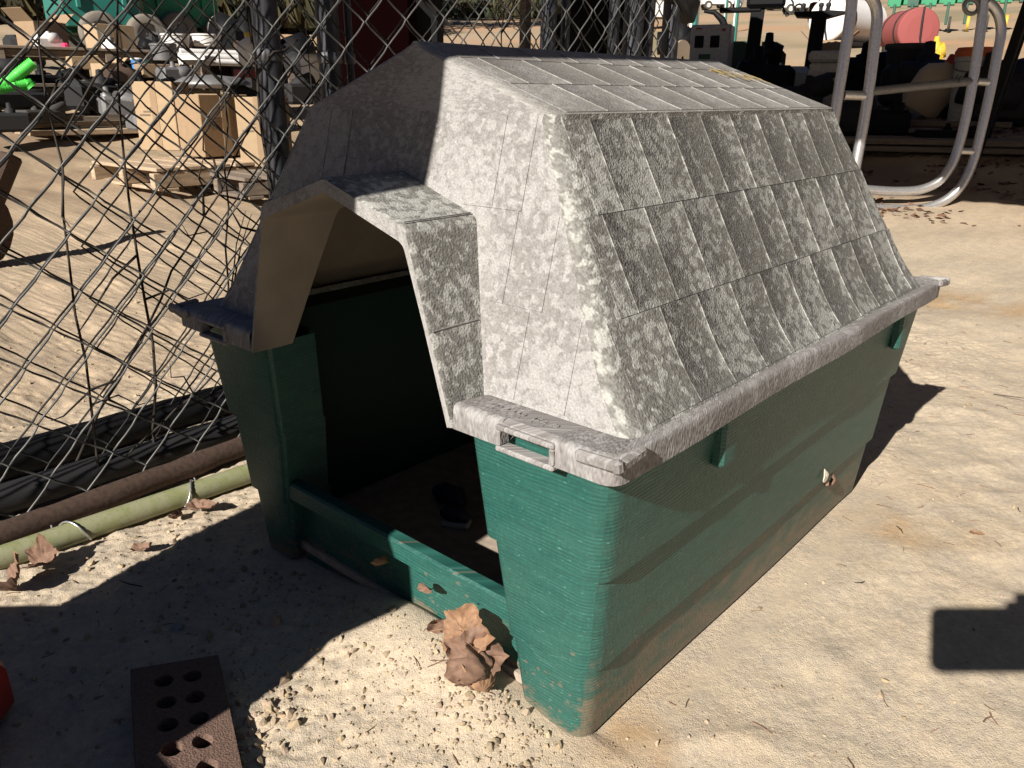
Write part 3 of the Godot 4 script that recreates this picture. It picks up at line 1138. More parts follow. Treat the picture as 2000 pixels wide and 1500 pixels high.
# ---------------------------------------------------------------- sand
func axis(lo: float, hi: float, step: float, grow: float, reach_lo: float, reach_hi: float) -> PackedFloat32Array:
	var mid := []
	var n := int((hi - lo) / step)
	for i in n + 1:
		mid.append(lo + (hi - lo) * i / n)
	var a := []
	var s := step
	var p := lo
	while p > -reach_lo:
		s *= grow
		p -= s
		a.push_front(p)
	var b := []
	s = step
	p = hi
	while p < reach_hi:
		s *= grow
		p += s
		b.append(p)
	return PackedFloat32Array(a + mid + b)

func sand_color(x: float, z: float, d: float) -> Color:
	var a := n_big.get_noise_2d(x * 2.0 + 50.0, z * 2.0)
	var b := n_mid.get_noise_2d(x * 0.6 + 90.0, z * 0.6)
	var c := Vector3(0.535, 0.448, 0.335)
	c = c.lerp(Vector3(0.47, 0.355, 0.235), clamp(0.35 * a + 0.25 * b - 0.03, 0.0, 0.5))
	c *= 1.0 + 0.10 * b + 0.10 * a
	# damp orange sand by the front right corner and behind
	var e := exp(-Vector2((x - 0.36) / 0.075, (z - 0.33) / 0.07).length_squared()) + 0.9 * exp(-Vector2((x - 0.02) / 0.4, (z + 2.05) / 0.16).length_squared()) + 0.6 * exp(-Vector2((x - 0.42) / 0.10, (z + 0.32) / 0.12).length_squared())
	c = c.lerp(Vector3(0.44, 0.295, 0.155), clamp(e * (0.75 + b * 1.6), 0.0, 0.85))
	c = c.lerp(Vector3(0.43, 0.325, 0.215) * (1.0 + 0.25 * b + 0.2 * a), 0.75 * sm(-0.75, -1.3, x))
	if d > 3.0:
		var f := sm(3.5, 6.0, d)
		var l := n_rise.get_noise_2d(x, z)
		var far := Vector3(0.44, 0.33, 0.215).lerp(Vector3(0.30, 0.235, 0.15), sm(-0.1, 0.4, l))
		var litter: float = sm(0.0, 0.3, n_mid.get_noise_2d(x * 0.08, z * 0.08) + 0.1) * (1.0 - sm(9.0, 14.0, d))
		far = far.lerp(Vector3(0.17, 0.105, 0.065), litter * 0.55)
		if d > 13.0:
			var g := n_rise.get_noise_2d(x * 0.7 + 40.0, z * 2.2)
			far = far.lerp(Vector3(0.50, 0.30, 0.165), sm(-0.1, 0.35, g) * (1.0 - sm(30.0, 60.0, d)))
			far = far.lerp(Vector3(0.27, 0.235, 0.13), sm(0.05, 0.4, n_rise.get_noise_2d(x * 1.3, z * 1.3 + 70.0)) * 0.8)
		c = c.lerp(far, f)
	return Color(c.x, c.y, c.z)

func sand_ground() -> void:
	var xs := axis(-0.95, 1.0, 0.0052, 1.085, 150.0, 60.0)
	var zs := axis(-1.5, 0.95, 0.0056, 1.085, 150.0, 40.0)
	var nx := xs.size()
	var nz := zs.size()
	var v := PackedVector3Array()
	var nn := PackedVector3Array()
	var cc := PackedColorArray()
	v.resize(nx * nz)
	nn.resize(nx * nz)
	cc.resize(nx * nz)
	for j in nz:
		for i in nx:
			var x := xs[i]
			var z := zs[j]
			v[j * nx + i] = Vector3(x, sand_height(x, z), z)
			cc[j * nx + i] = sand_color(x, z, Vector2(x - 0.7, z - 0.95).length())
	for j in nz:
		for i in nx:
			var a := v[j * nx + min(i + 1, nx - 1)] - v[j * nx + max(i - 1, 0)]
			var b := v[min(j + 1, nz - 1) * nx + i] - v[max(j - 1, 0) * nx + i]
			nn[j * nx + i] = b.cross(a).normalized()
	var ix := PackedInt32Array()
	ix.resize((nx - 1) * (nz - 1) * 6)
	var k := 0
	for j in nz - 1:
		for i in nx - 1:
			var p := j * nx + i
			for q in [p, p + 1, p + nx, p + 1, p + nx + 1, p + nx]:
				ix[k] = q
				k += 1
	var arr := []
	arr.resize(Mesh.ARRAY_MAX)
	arr[Mesh.ARRAY_VERTEX] = v
	arr[Mesh.ARRAY_NORMAL] = nn
	arr[Mesh.ARRAY_COLOR] = cc
	arr[Mesh.ARRAY_INDEX] = ix
	var m := ArrayMesh.new()
	m.add_surface_from_arrays(Mesh.PRIMITIVE_TRIANGLES, arr)
	var o := inst("sand_ground", m, M.sand, self)
	o.set_meta("kind", "structure")
	print("sand ", nx, " x ", nz)

# a lumpy pebble
func lump(sd: int) -> ArrayMesh:
	var r := RandomNumberGenerator.new()
	r.seed = sd
	var t := (1.0 + sqrt(5.0)) / 2.0
	var p := [Vector3(-1, t, 0), Vector3(1, t, 0), Vector3(-1, -t, 0), Vector3(1, -t, 0), Vector3(0, -1, t), Vector3(0, 1, t), Vector3(0, -1, -t), Vector3(0, 1, -t), Vector3(t, 0, -1), Vector3(t, 0, 1), Vector3(-t, 0, -1), Vector3(-t, 0, 1)]
	for i in 12:
		p[i] = p[i].normalized() * r.randf_range(0.55, 1.2) * Vector3(1.0, 0.62, 0.85)
	var f := [0, 11, 5, 0, 5, 1, 0, 1, 7, 0, 7, 10, 0, 10, 11, 1, 5, 9, 5, 11, 4, 11, 10, 2, 10, 7, 6, 7, 1, 8, 3, 9, 4, 3, 4, 2, 3, 2, 6, 3, 6, 8, 3, 8, 9, 4, 9, 5, 2, 4, 11, 6, 2, 10, 8, 6, 7, 9, 8, 1]
	var st := mb()
	st.set_smooth_group(-1)
	for i in range(0, 60, 3):
		tri(st, p[f[i]], p[f[i + 2]], p[f[i + 1]])
	st.generate_normals()
	return st.commit()

func sand_clods() -> void:
	var spots := [[0.03, 0.61, 0.035, 90, 0.0050], [-0.02, 0.50, 0.13, 500, 0.0022], [0.16, 0.52, 0.12, 620, 0.0019], [0.22, 0.445, 0.045, 260, 0.0032], [0.12, 0.40, 0.09, 160, 0.0025], [-0.15, 0.62, 0.22, 420, 0.004], [-0.40, 0.45, 0.14, 420, 0.0022], [0.36, 0.50, 0.10, 420, 0.0024], [0.45, 0.35, 0.22, 420, 0.0022], [0.5, -0.4, 0.6, 900, 0.002], [0.0, 0.2, 1.0, 900, 0.0022], [-1.3, 0.2, 0.8, 600, 0.005]]
	for kind in 2:
		var xf := []
		var cols := []
		for s in spots:
			for i in s[3] / 2:
				var x: float = s[0] + rng.randfn() * s[2]
				var z: float = s[1] + rng.randfn() * s[2] * 0.8
				if abs(x) < 0.325 and abs(z) < 0.418:
					continue
				var r: float = s[4] * exp(rng.randfn() * 0.5) * 0.75
				r = min(r, 0.011)
				var b := Basis.from_euler(Vector3(rng.randf() * 6.3, rng.randf() * 6.3, rng.randf() * 6.3)).scaled(Vector3(r, r, r))
				xf.append(Transform3D(b, Vector3(x, sand_height(x, z) + r * 0.05, z)))
				var g := rng.randf_range(0.75, 1.25)
				cols.append(Color(g, g * rng.randf_range(0.95, 1.02), g * rng.randf_range(0.9, 1.05)))
		var mm := MultiMesh.new()
		mm.transform_format = MultiMesh.TRANSFORM_3D
		mm.use_colors = true
		mm.mesh = lump(100 + kind)
		mm.instance_count = xf.size()
		for i in xf.size():
			mm.set_instance_transform(i, xf[i])
			mm.set_instance_color(i, cols[i])
		var o := MultiMeshInstance3D.new()
		o.multimesh = mm
		o.material_override = M.clod
		o.name = numbered("sand_clods")
		add_child(o)
		o.set_meta("kind", "stuff")
		tag(o, ["rounded crumbs and pebbles of pale sand on the ground around the dog house", "angular crumbs and grit of pale sand on the ground around the dog house"][kind], "gravel")

# bits of straw and pine needle on the sand
func straw() -> void:
	var st := mb()
	tube(st, [Vector3(-0.5, 0, 0), Vector3(0, 0.02, 0.06), Vector3(0.5, 0, 0)], 0.035, 4)
	st.generate_normals()
	var q := RandomNumberGenerator.new()
	q.seed = 12
	var mm := MultiMesh.new()
	mm.transform_format = MultiMesh.TRANSFORM_3D
	mm.use_colors = true
	mm.mesh = st.commit()
	mm.instance_count = 620
	for i in 620:
		var x := q.randf_range(-1.6, 0.95)
		var z := q.randf_range(-1.9, 0.8)
		while abs(x) < 0.33 and abs(z) < 0.43:
			x = q.randf_range(-1.6, 0.95)
		var l := q.randf_range(0.006, 0.030)
		mm.set_instance_transform(i, Transform3D(Basis(Vector3.UP, q.randf() * TAU).scaled(Vector3(l, 0.016, 0.016)), Vector3(x, sand_height(x, z) + 0.0012, z)))
		var g := q.randf_range(0.5, 2.4)
		mm.set_instance_color(i, Color(g, g, g))
	var o := MultiMeshInstance3D.new()
	o.multimesh = mm
	o.material_override = M.litter
	o.name = "straw_bits"
	add_child(o)
	o.set_meta("kind", "stuff")
	tag(o, "bits of brown straw and pine needle strewn on the sand", "straw")

# ---------------------------------------------------------------- out of the frame: what casts the shade
func shade_makers() -> void:
	# a bent metal sheet and a low stack of boards stand behind the brick, out of the picture on the left
	var pl := mb()
	prism(pl, [Vector2(-0.285, 0.0), Vector2(0.088, 0.0), Vector2(0.089, 0.338), Vector2(0.095, 0.43), Vector2(0.146, 0.50), Vector2(0.142, 0.565), Vector2(0.126, 0.605), Vector2(0.166, 0.99), Vector2(0.184, 1.19), Vector2(0.268, 1.72), Vector2(-0.31, 1.72)], 1.15, 1.162)
	tag(obj("metal_sheet", pl, M.sheet, null, false), "bent grey metal sheet standing upright to the left of the camera", "sheet")
	var lw := mb()
	prism(lw, [Vector2(-1.1, 0.0), Vector2(0.26, 0.0), Vector2(0.25, 0.296), Vector2(0.09, 0.306), Vector2(-0.264, 0.313), Vector2(-0.364, 0.26), Vector2(-1.1, 0.24)], 1.165, 1.25)
	tag(obj("timber_stack", lw, M.board, null, false), "low weathered timber panel standing behind the grey metal sheet", "timber")

func phone_and_photographer() -> void:
	var p := mb()
	var ol := []
	for c in [[0.063, 0.028, 0.0], [-0.063, 0.028, PI / 2], [-0.063, -0.028, PI], [0.063, -0.028, PI * 1.5]]:
		for k in 6:
			var a: float = c[2] + PI / 2 * k / 5.0
			ol.append(Vector2(c[0] + cos(a) * 0.0115, c[1] + sin(a) * 0.0115))
	prism(p, ol, -0.0045, 0.0045)
	var o := obj("phone", p, M.black, null, false)
	o.transform = Transform3D(cam_basis, CAM + cam_basis * Vector3(0.063, -0.0265, 0.0085))
	tag(o, "black phone held sideways above the sand by the photographer", "phone")

func _ready() -> void:
	rng.seed = 20240117
	var cam := Camera3D.new()
	cam.name = "camera"
	add_child(cam)
	cam.transform = Transform3D(cam_basis, CAM)
	cam.fov = rad_to_deg(2.0 * atan(750.0 / FOCAL))
	cam.near = 0.02
	cam.far = 600.0
	cam.current = true
	var env := Environment.new()
	env.background_mode = Environment.BG_SKY
	var skm := ProceduralSkyMaterial.new()
	skm.sky_top_color = Color(0.25, 0.36, 0.55)
	skm.sky_horizon_color = Color(0.50, 0.66, 0.90)
	skm.sky_curve = 0.13
	skm.ground_bottom_color = Color(0.30, 0.26, 0.20)
	skm.ground_horizon_color = Color(0.50, 0.47, 0.42)
	skm.sun_angle_max = 6.0
	skm.sun_curve = 0.1
	var sky := Sky.new()
	sky.sky_material = skm
	env.sky = sky
	env.background_energy_multiplier = 0.21
	env.ambient_light_source = Environment.AMBIENT_SOURCE_SKY
	env.tonemap_mode = Environment.TONE_MAPPER_LINEAR
	env.tonemap_exposure = 1.82
	env.sdfgi_enabled = true
	env.ssao_enabled = true
	env.ssil_enabled = true
	var we := WorldEnvironment.new()
	we.name = "world_environment"
	we.environment = env
	add_child(we)
	var sun := DirectionalLight3D.new()
	sun.name = "sun"
	sun.light_energy = 1.6
	sun.light_color = Color(1.0, 0.97, 0.93)
	sun.light_angular_distance = 0.53
	sun.shadow_enabled = true
	add_child(sun)
	sun.rotation = Vector3(-deg_to_rad(SUN_ELEV), deg_to_rad(SUN_HEAD), 0)

	for a in [[n_rise, 0.09, 3, 1], [n_big, 1.6, 3, 2], [n_mid, 9.0, 4, 3], [n_fine, 55.0, 3, 4], [n_rip, 5.0, 3, 5]]:
		var n: FastNoiseLite = a[0]
		n.frequency = a[1]
		n.fractal_octaves = a[2]
		n.seed = a[3]
	make_materials()
	sand_ground()
	shade_makers()
	dog_house()
	sand_clods()
	straw()
	phone_and_photographer()
	rest()

# ---------------------------------------------------------------- fence
func zigzag(sd: int, nodes: int, la: Vector2, lb: Vector2, sides: int, rad: float) -> ArrayMesh:
	# one woven wire: it climbs in a zigzag, rising legs in front and returning legs behind (x along the fence, y up)
	var r := RandomNumberGenerator.new()
	r.seed = sd
	var pts := []
	var p := Vector2.ZERO
	for i in nodes:
		var leg := la if i % 2 == 0 else -lb
		for k in 4:
			var t := k / 4.0
			var e: float = lerp(t, 0.5 - 0.5 * cos(t * PI), 0.25)
			var q := Vector2(p.x + leg.x * e, p.y + leg.y * t)
			var x := 0.0032 * sin(t * PI) * (1.0 if i % 2 == 0 else -1.0)
			pts.append(Vector3(x, q.y + r.randf_range(-0.0003, 0.0003), -q.x + r.randf_range(-0.0003, 0.0003)))
		p += leg
	var st := mb()
	tube(st, pts, rad, sides, false)
	st.generate_normals()
	return st.commit()

func fence_layer(called: String, label: String, x0: float, x1: float, z_from: float, z_to: float, la: Vector2, lb: Vector2, m: Material, sd: int, rad: float) -> void:
	# la and lb are the two legs of a diamond: the sheet sags, so that they are not level
	var f := thing(called, label, "fence", Vector3(x0, 0, 0))
	var up := la - lb
	var nodes := int(2.0 * 1.36 / up.y)
	var protos := []
	for k in 4:
		protos.append(zigzag(sd + k, nodes, la, lb, 5, rad))
	var r := RandomNumberGenerator.new()
	r.seed = sd
	var o := Vector2(-z_from, 0.02)
	var lean := atan2(x1 - x0, 1.3)
	while -o.x > z_to - 0.25:
		var b := Basis(Vector3.FORWARD, lean + 0.006 * sin(o.x * 9.0 + sd))
		if -o.x > z_to - up.x * 3.0:
			inst("wire", protos[r.randi() % 4], m, f, Transform3D(b, Vector3(0.014 * sin(o.x * 3.1 + sd), o.y, -o.x)))
		o += la
		while o.y > up.y * 0.55:
			o -= up

func straight_pipe(called: String, label: String, cat: String, a: Vector3, b: Vector3, r: float, m: Material, rough := 0.0, group := "", sides := 14) -> Node3D:
	var o := thing(called, label, cat, a, 0.0, group)
	var st := mb()
	var pts := []
	var rad := []
	var q := RandomNumberGenerator.new()
	q.seed = int(r * 1e5)
	for i in 41:
		pts.append((b - a) * (i / 40.0) + Vector3(q.randf_range(-1, 1), q.randf_range(-1, 1), 0) * rough * 0.7)
		rad.append(r + q.randf_range(-1, 1) * rough)
	tube(st, pts, rad, sides)
	obj("pipe", st, m, o)
	return o

func post_with_cap(called: String, label: String, p: Vector3, h: float, r: float, group := "", lean := Vector3.ZERO) -> void:
	var o := thing(called, label, "fence post", p, 0.0, group)
	var st := mb()
	tube(st, [Vector3(0, -0.1, 0), Vector3(0, h * 0.5, 0) + lean * 0.5, Vector3(0, h, 0) + lean], r, 14)
	obj("pole", st, M.post, o)
	for y in [0.28, 0.72, 1.12]:
		if y < h:
			var bd := mb()
			lathe(bd, [Vector2(r + 0.0015, y - 0.011), Vector2(r + 0.003, y - 0.009), Vector2(r + 0.003, y + 0.009), Vector2(r + 0.0015, y + 0.011)], Transform3D(Basis.IDENTITY, lean * (y / h)), 14)
			obj("tension_band", bd, M.galv, o)
	var cp := mb()
	lathe(cp, [Vector2(r + 0.002, h - 0.02), Vector2(r + 0.003, h), Vector2(r * 0.7, h + 0.015), Vector2(0, h + 0.02)], Transform3D(Basis.IDENTITY, lean), 14)
	obj("cap", cp, M.post, o)

func vine(label: String, a: Vector3, b: Vector3, wob: float, r0: float, sd: int, twigs := 3) -> void:
	var o := thing("dry_vine", label, "vine", a, 0.0, "dry vines tangled in the fence")
	var r := RandomNumberGenerator.new()
	r.seed = sd
	var pts := []
	var rad := []
	var n := 14
	var off := Vector3.ZERO
	for i in n + 1:
		off += Vector3(r.randf_range(-0.3, 0.3), 0.0, r.randf_range(-1, 1)) * wob * 0.35
		pts.append((b - a) * (i / float(n)) + off * sin(PI * i / n) + off * 0.4)
		rad.append(r0 * (1.0 - 0.6 * i / n))
	var st := mb()
	for i in rad.size():
		rad[i] *= 0.6
	tube(st, pts, rad, 6)
	obj("stem", st, M.vine, o)
	for k in twigs:
		var i := r.randi_range(2, n - 3)
		var p: Vector3 = pts[i]
		var d := Vector3(r.randf_range(-0.2, 0.3), r.randf_range(-0.3, 0.8), r.randf_range(-1, 1)).normalized() * r.randf_range(0.08, 0.22)
		var tw := mb()
		tube(tw, [p, p + d * 0.4 + Vector3(0, 0.012, 0), p + d * 0.75 + Vector3(0, -0.008, 0.01), p + d], [r0 * 0.5, r0 * 0.4, r0 * 0.3, r0 * 0.15], 5)
		obj("twig", tw, M.vine, o)

func fences() -> void:
	fence_layer("chain_link_fence", "front layer of rusty grey chain-link mesh with wide sagging diamonds beside the dog house", -0.615, -0.66, 1.10, -1.22, Vector2(0.051, 0.051), Vector2(0.051, -0.041), M.wire, 5, 0.0019)
	fence_layer("chain_link_fence", "second layer of dark chain-link mesh hanging close behind the front mesh", -0.735, -0.70, 1.15, -1.24, Vector2(0.049, 0.050), Vector2(0.050, -0.045), M.wire_dark, 15, 0.0018)
	fence_layer("chain_link_fence", "bunched third layer of dark mesh behind the other two, at the dog house corner", -0.80, -0.78, 0.42, -0.10, Vector2(0.046, 0.050), Vector2(0.044, -0.044), M.wire_dark, 25, 0.0017)
	post_with_cap("fence_post", "dark steel fence post left of its twin at the dog house roof", Vector3(-0.752, 0, 0.036), 1.5, 0.0245, "")
	post_with_cap("fence_post", "dark steel fence post right of its twin, just behind the roof peak", Vector3(-0.752, 0, -0.106), 1.5, 0.0235, "")
	post_with_cap("fence_post", "thin black stake close to the right of the twin posts", Vector3(-0.745, 0, -0.152), 1.4, 0.008, "")
	post_with_cap("fence_post", "dark slanting post seen through the mesh over the roof ridge", Vector3(-0.76, 0, -0.788), 1.5, 0.021, "", Vector3(0.0, 0, -0.05))
	post_with_cap("fence_post", "thin black post beside the slanting post over the ridge", Vector3(-0.755, 0, -0.88), 1.5, 0.012, "")
	post_with_cap("fence_post", "pale-edged gate upright at the end of the mesh", Vector3(-0.745, 0, -1.068), 1.5, 0.016, "", Vector3(0.0, 0, -0.04))
	post_with_cap("fence_post", "thick dark gate post in the middle of the close group of posts", Vector3(-0.74, 0, -1.158), 1.6, 0.030, "", Vector3(0, 0, -0.045))
	post_with_cap("fence_post", "dark gate post closing the group of posts on the right", Vector3(-0.735, 0, -1.218), 1.6, 0.022, "", Vector3(0, 0, -0.05))
	post_with_cap("fence_post", "lone grey post with a clamp left of the white cabinet", Vector3(-0.745, 0, -1.378), 1.02, 0.027, "", Vector3(0.0, 0, -0.02))
	var cl := mb()
	box(cl, Vector3.ZERO, Vector3(0.05, 0.075, 0.15), Basis(Vector3(1, 0, 0), -0.45), 0.006)
	var c := obj("post_clamp", cl, M.black_soft)
	c.position = Vector3(-0.735, 0.93, -1.43)
	tag(c, "black clamp bracket fixed near the top of the lone grey post", "clamp")
	# poles lying along the foot of the fence
	var gp := straight_pipe("garden_pole", "pale green weathered pole lying on the sand along the fence", "pole", Vector3(-0.538, 0.019, 1.15), Vector3(-0.466, 0.019, -0.35), 0.0180, M.pole)
	for q in [[0.605, 0.3], [0.418, -0.35]]:
		var st := mb()
		var pts := []
		for k in 13:
			var a := -0.6 + 4.1 * k / 12.0
			pts.append(Vector3((1.15 - float(q[0])) * 0.048 + cos(a) * 0.0205, sin(a) * 0.0205, -1.15 + float(q[0]) + float(q[1]) * 0.03 * (k - 6) * 0.35))
		pts.append(pts[12] + Vector3(-0.02, 0.012, -0.004))
		tube(st, pts, 0.0016, 6)
		var tie := obj("wire_tie", st, M.alum)
		tie.position = gp.position
		tag(tie, "bright wire tie looped round the green pole, " + ("the nearer one" if q[1] > 0 else "the one close to the dog house"), "wire", "")
	straight_pipe("rusty_pipe", "brown rusty pipe lying between the green pole and the fence", "pipe", Vector3(-0.548, 0.02, 1.2), Vector3(-0.640, 0.024, -0.4), 0.0205, M.rust, 0.0016)
	straight_pipe("black_pipe", "black pipe lying just behind the rusty pipe", "pipe", Vector3(-0.70, 0.026, 1.2), Vector3(-0.67, 0.03, -0.5), 0.026, M.black_soft, 0.0012)
	straight_pipe("black_pipe", "thicker black pipe lying farthest behind, at the foot of the second mesh", "pipe", Vector3(-0.85, 0.032, 1.2), Vector3(-0.80, 0.035, -0.6), 0.033, M.black, 0.0014)
	# dry vines
	vine("tall dry vine stem forking up through the left of the fence", Vector3(-0.68, 0.0, 0.40), Vector3(-0.66, 1.1, 0.28), 0.03, 0.005, 1)
	vine("dry vine leaning right across the lower left mesh", Vector3(-0.70, 0.0, 0.55), Vector3(-0.66, 0.62, 0.12), 0.03, 0.005, 2)
	vine("dry vine rising close to the left edge of the fence", Vector3(-0.67, 0.0, 0.50), Vector3(-0.64, 1.1, 0.46), 0.02, 0.0042, 3)
	vine("thick dry vine climbing beside the left twin post", Vector3(-0.70, 0.0, 0.07), Vector3(-0.70, 1.2, 0.095), 0.018, 0.0075, 4)
	vine("dry vine hanging between the cartons and the left twin post", Vector3(-0.68, 0.1, 0.22), Vector3(-0.66, 1.1, 0.14), 0.03, 0.004, 5)
	vine("dry vine arching low behind the front left corner of the dog house", Vector3(-0.66, 0.05, 0.45), Vector3(-0.58, 0.30, 0.05), 0.03, 0.0035, 6)
	vine("thin dry vine in the mesh above the roof ridge", Vector3(-0.70, 0.3, -0.50), Vector3(-0.66, 1.15, -0.62), 0.03, 0.004, 7)
	vine("pale thin creeper hanging between the twin posts", Vector3(-0.71, 0.3, -0.02), Vector3(-0.70, 1.15, -0.03), 0.02, 0.0025, 8, 1)

# ---------------------------------------------------------------- small things by the dog house
func leaf_mesh(r0: float, lobes: float, curl: float, fold: float, sd: int) -> ArrayMesh:
	var r := RandomNumberGenerator.new()
	r.seed = sd
	var nz := FastNoiseLite.new()
	nz.seed = sd
	nz.frequency = 1.6
	var ph := r.randf() * 6.3
	var st := mb()
	st.set_smooth_group(0)
	var rings := 6
	var segs := 60
	var grid := []
	for i in rings + 1:
		var row := []
		for k in segs + 1:
			var a := TAU * k / segs
			var lob := 1.0
			if lobes > 0.0:
				var tw: float = fposmod(a / TAU * 5.0, 1.0)
				lob = 0.76 + 0.24 * pow(abs(2.0 * tw - 1.0), 1.5) + 0.035 * cos(a * 17.0 + ph) + 0.02 * cos(a * 29.0) + 0.10 * cos(a)
			var rr: float = r0 * lob * i / rings
			var p := Vector2(cos(a), sin(a)) * rr
			if lobes == 0.0:
				p = Vector2(cos(a) * rr, sin(a) * rr * 0.42 * (1.0 - 0.35 * cos(a)))
			var q := p / r0
			var y: float = curl * (q.y * q.y) + fold * abs(q.y) + 0.30 * nz.get_noise_2d(q.x * 1.3, q.y * 1.3) * (0.3 + q.length()) - 0.07 * exp(-pow((fposmod(a / TAU * 5.0 + 0.5, 1.0) - 0.5) * 9.0, 2.0)) * q.length() * (1.0 if lobes > 0.0 else 0.0) + curl * 0.6 * pow(abs(q.x), 3.0)
			row.append(Vector3(p.x, y * r0, p.y))
		grid.append(row)
	for i in rings:
		for k in segs:
			if i == 0:
				tri(st, grid[0][0], grid[1][k + 1], grid[1][k])
			else:
				quad(st, grid[i][k], grid[i][k + 1], grid[i + 1][k + 1], grid[i + 1][k])
	st.generate_normals()
	return st.commit()

func leaf(label: String, p: Vector3, rot: Vector3, r0: float, lobes: float, curl: float, fold: float, sd: int, m: Material, group := "") -> void:
	var o := thing("dry_leaf", label, "leaf", p, 0.0, group)
	o.basis = Basis.from_euler(rot)
	inst("blade", leaf_mesh(r0, lobes, curl, fold, sd), m, o)
	var st := mb()
	tube(st, [Vector3(-r0 * 0.1, 0.001, 0), Vector3(-r0 * 0.8, 0.002, 0.001), Vector3(-r0 * 1.25, 0.006, 0.006)], [0.0008, 0.0008, 0.0006], 5)
	obj("stalk", st, m, o)

func small_things() -> void:
	# brick
	var w := Vector3(0.372, -0.133, -0.919).normalized()
	var l := Vector3(0.926, -0.018, 0.377)
	l = (l - w * w.dot(l)).normalized()
	var up := l.cross(w)
	var csg := CSGCombiner3D.new()
	csg.name = numbered("brick")
	add_child(csg)
	csg.transform = Transform3D(Basis(w, up, l), Vector3(-0.1196, 0.0352, 0.6883) + w * 0.0472 + l * 0.097 - up * 0.0285)
	var bx := CSGBox3D.new()
	bx.size = Vector3(0.0943, 0.057, 0.194)
	bx.name = "body"
	bx.material = M.brick
	csg.add_child(bx)
	for i in 5:
		for j in 2:
			var cy := CSGCylinder3D.new()
			cy.operation = CSGShape3D.OPERATION_SUBTRACTION
			cy.radius = 0.0105
			cy.height = 0.08
			cy.sides = 18
			cy.name = "hole"
			cy.material = M.brick
			csg.add_child(cy, true)
			cy.position = Vector3(-0.015 + 0.030 * j + rng.randf_range(-0.001, 0.001), 0.01, -0.0666 + 0.0357 * i + rng.randf_range(-0.001, 0.001))
	tag(csg, "dark red-brown brick with two rows of round holes, half in shade", "brick")
	# red object in the corner of the frame
	var rd := thing("red_fuel_can", "red plastic can at the bottom left corner, mostly out of the picture", "can", Vector3(-0.185, 0, 0.862), 0.75)
	var st := mb()
	box(st, Vector3(0, 0.04, 0), Vector3(0.10, 0.08, 0.14), Basis.IDENTITY, 0.018)
	obj("body", st, M.red, rd)
	var sp := mb()
	tube(sp, [Vector3(-0.02, 0.075, 0.04), Vector3(-0.03, 0.10, 0.05), Vector3(-0.05, 0.13, 0.075)], [0.016, 0.012, 0.009], 10)
	obj("spout", sp, M.black, rd)
	# leaves at the foot of the right front column
	leaf("large crinkled orange-brown leaf standing at the top of the leaf heap by the doorway", Vector3(0.160, 0.084, 0.430), Vector3(1.15, 0.6, 0.3), 0.036, 1.0, 0.35, 0.12, 11, M.leaf)
	leaf("broad flat brown lobed leaf lying over the front of the leaf heap", Vector3(0.180, 0.066, 0.442), Vector3(1.05, 0.8, -0.1), 0.038, 1.0, 0.08, 0.05, 12, M.leaf_brown)
	leaf("curled brown leaf tucked against the right column in the leaf heap", Vector3(0.205, 0.056, 0.440), Vector3(1.3, -0.4, 0.9), 0.027, 1.0, 1.1, 0.3, 13, M.leaf_brown)
	leaf("small pale curled leaf at the right side of the leaf heap", Vector3(0.208, 0.044, 0.452), Vector3(0.9, -0.9, 1.2), 0.020, 1.0, 1.5, 0.3, 14, M.leaf)
	leaf("narrow dark leaf leaning on the kick plate left of the leaf heap", Vector3(0.115, 0.066, 0.418), Vector3(1.3, 0.9, 0.2), 0.020, 0.0, 0.9, 0.5, 15, M.leaf_brown)
	leaf("thin pale leaf hanging on the kick plate under the sill", Vector3(0.078, 0.094, 0.410), Vector3(1.4, 0.5, 0.7), 0.013, 0.0, 0.6, 0.8, 16, M.leaf_brown)
	leaf("tiny brown leaf hanging under the sill at the edge of the shade", Vector3(-0.008, 0.092, 0.411), Vector3(1.3, -0.5, 1.2), 0.014, 0.0, 0.8, 0.4, 17, M.leaf)
	leaf("small red-brown curled leaf on the sand at the edge of the big shadow", Vector3(-0.065, 0.008, 0.475), Vector3(0.2, 0.6, 0.3), 0.012, 0.0, 1.0, 0.3, 18, M.leaf_brown)
	leaf("brown leaf standing on edge on the sand below the green pole", Vector3(-0.455, 0.014, 0.465), Vector3(1.2, 0.4, 1.4), 0.018, 0.0, 0.7, 0.6, 19, M.leaf_brown)
	leaf("long brown leaf lying on the sand against the green pole", Vector3(-0.452, 0.012, 0.425), Vector3(0.3, 0.7, 0.1), 0.026, 0.0, 0.6, 0.5, 20, M.leaf_brown)
	leaf("brown leaf on the sand midway between green pole and big shadow", Vector3(-0.405, 0.010, 0.545), Vector3(0.4, 0.9, 0.3), 0.017, 0.0, 0.8, 0.4, 21, M.leaf_brown)
	leaf("crumpled lobed dead leaf at the left edge of the picture", Vector3(-0.425, 0.016, 0.715), Vector3(0.3, 0.2, 0.4), 0.032, 1.0, 0.9, 0.5, 22, M.leaf_brown)
	leaf("crumpled brown leaf pressed under the near end of the green pole", Vector3(-0.470, 0.012, 0.66), Vector3(0.5, 1.0, 0.2), 0.026, 1.0, 1.1, 0.5, 23, M.leaf_brown)
	leaf("single small orange leaf alone on the smooth sand at the right", Vector3(0.51, 0.004, -0.36), Vector3(0.1, 0.5, 0.0), 0.011, 0.0, 0.3, 0.2, 24, M.leaf)
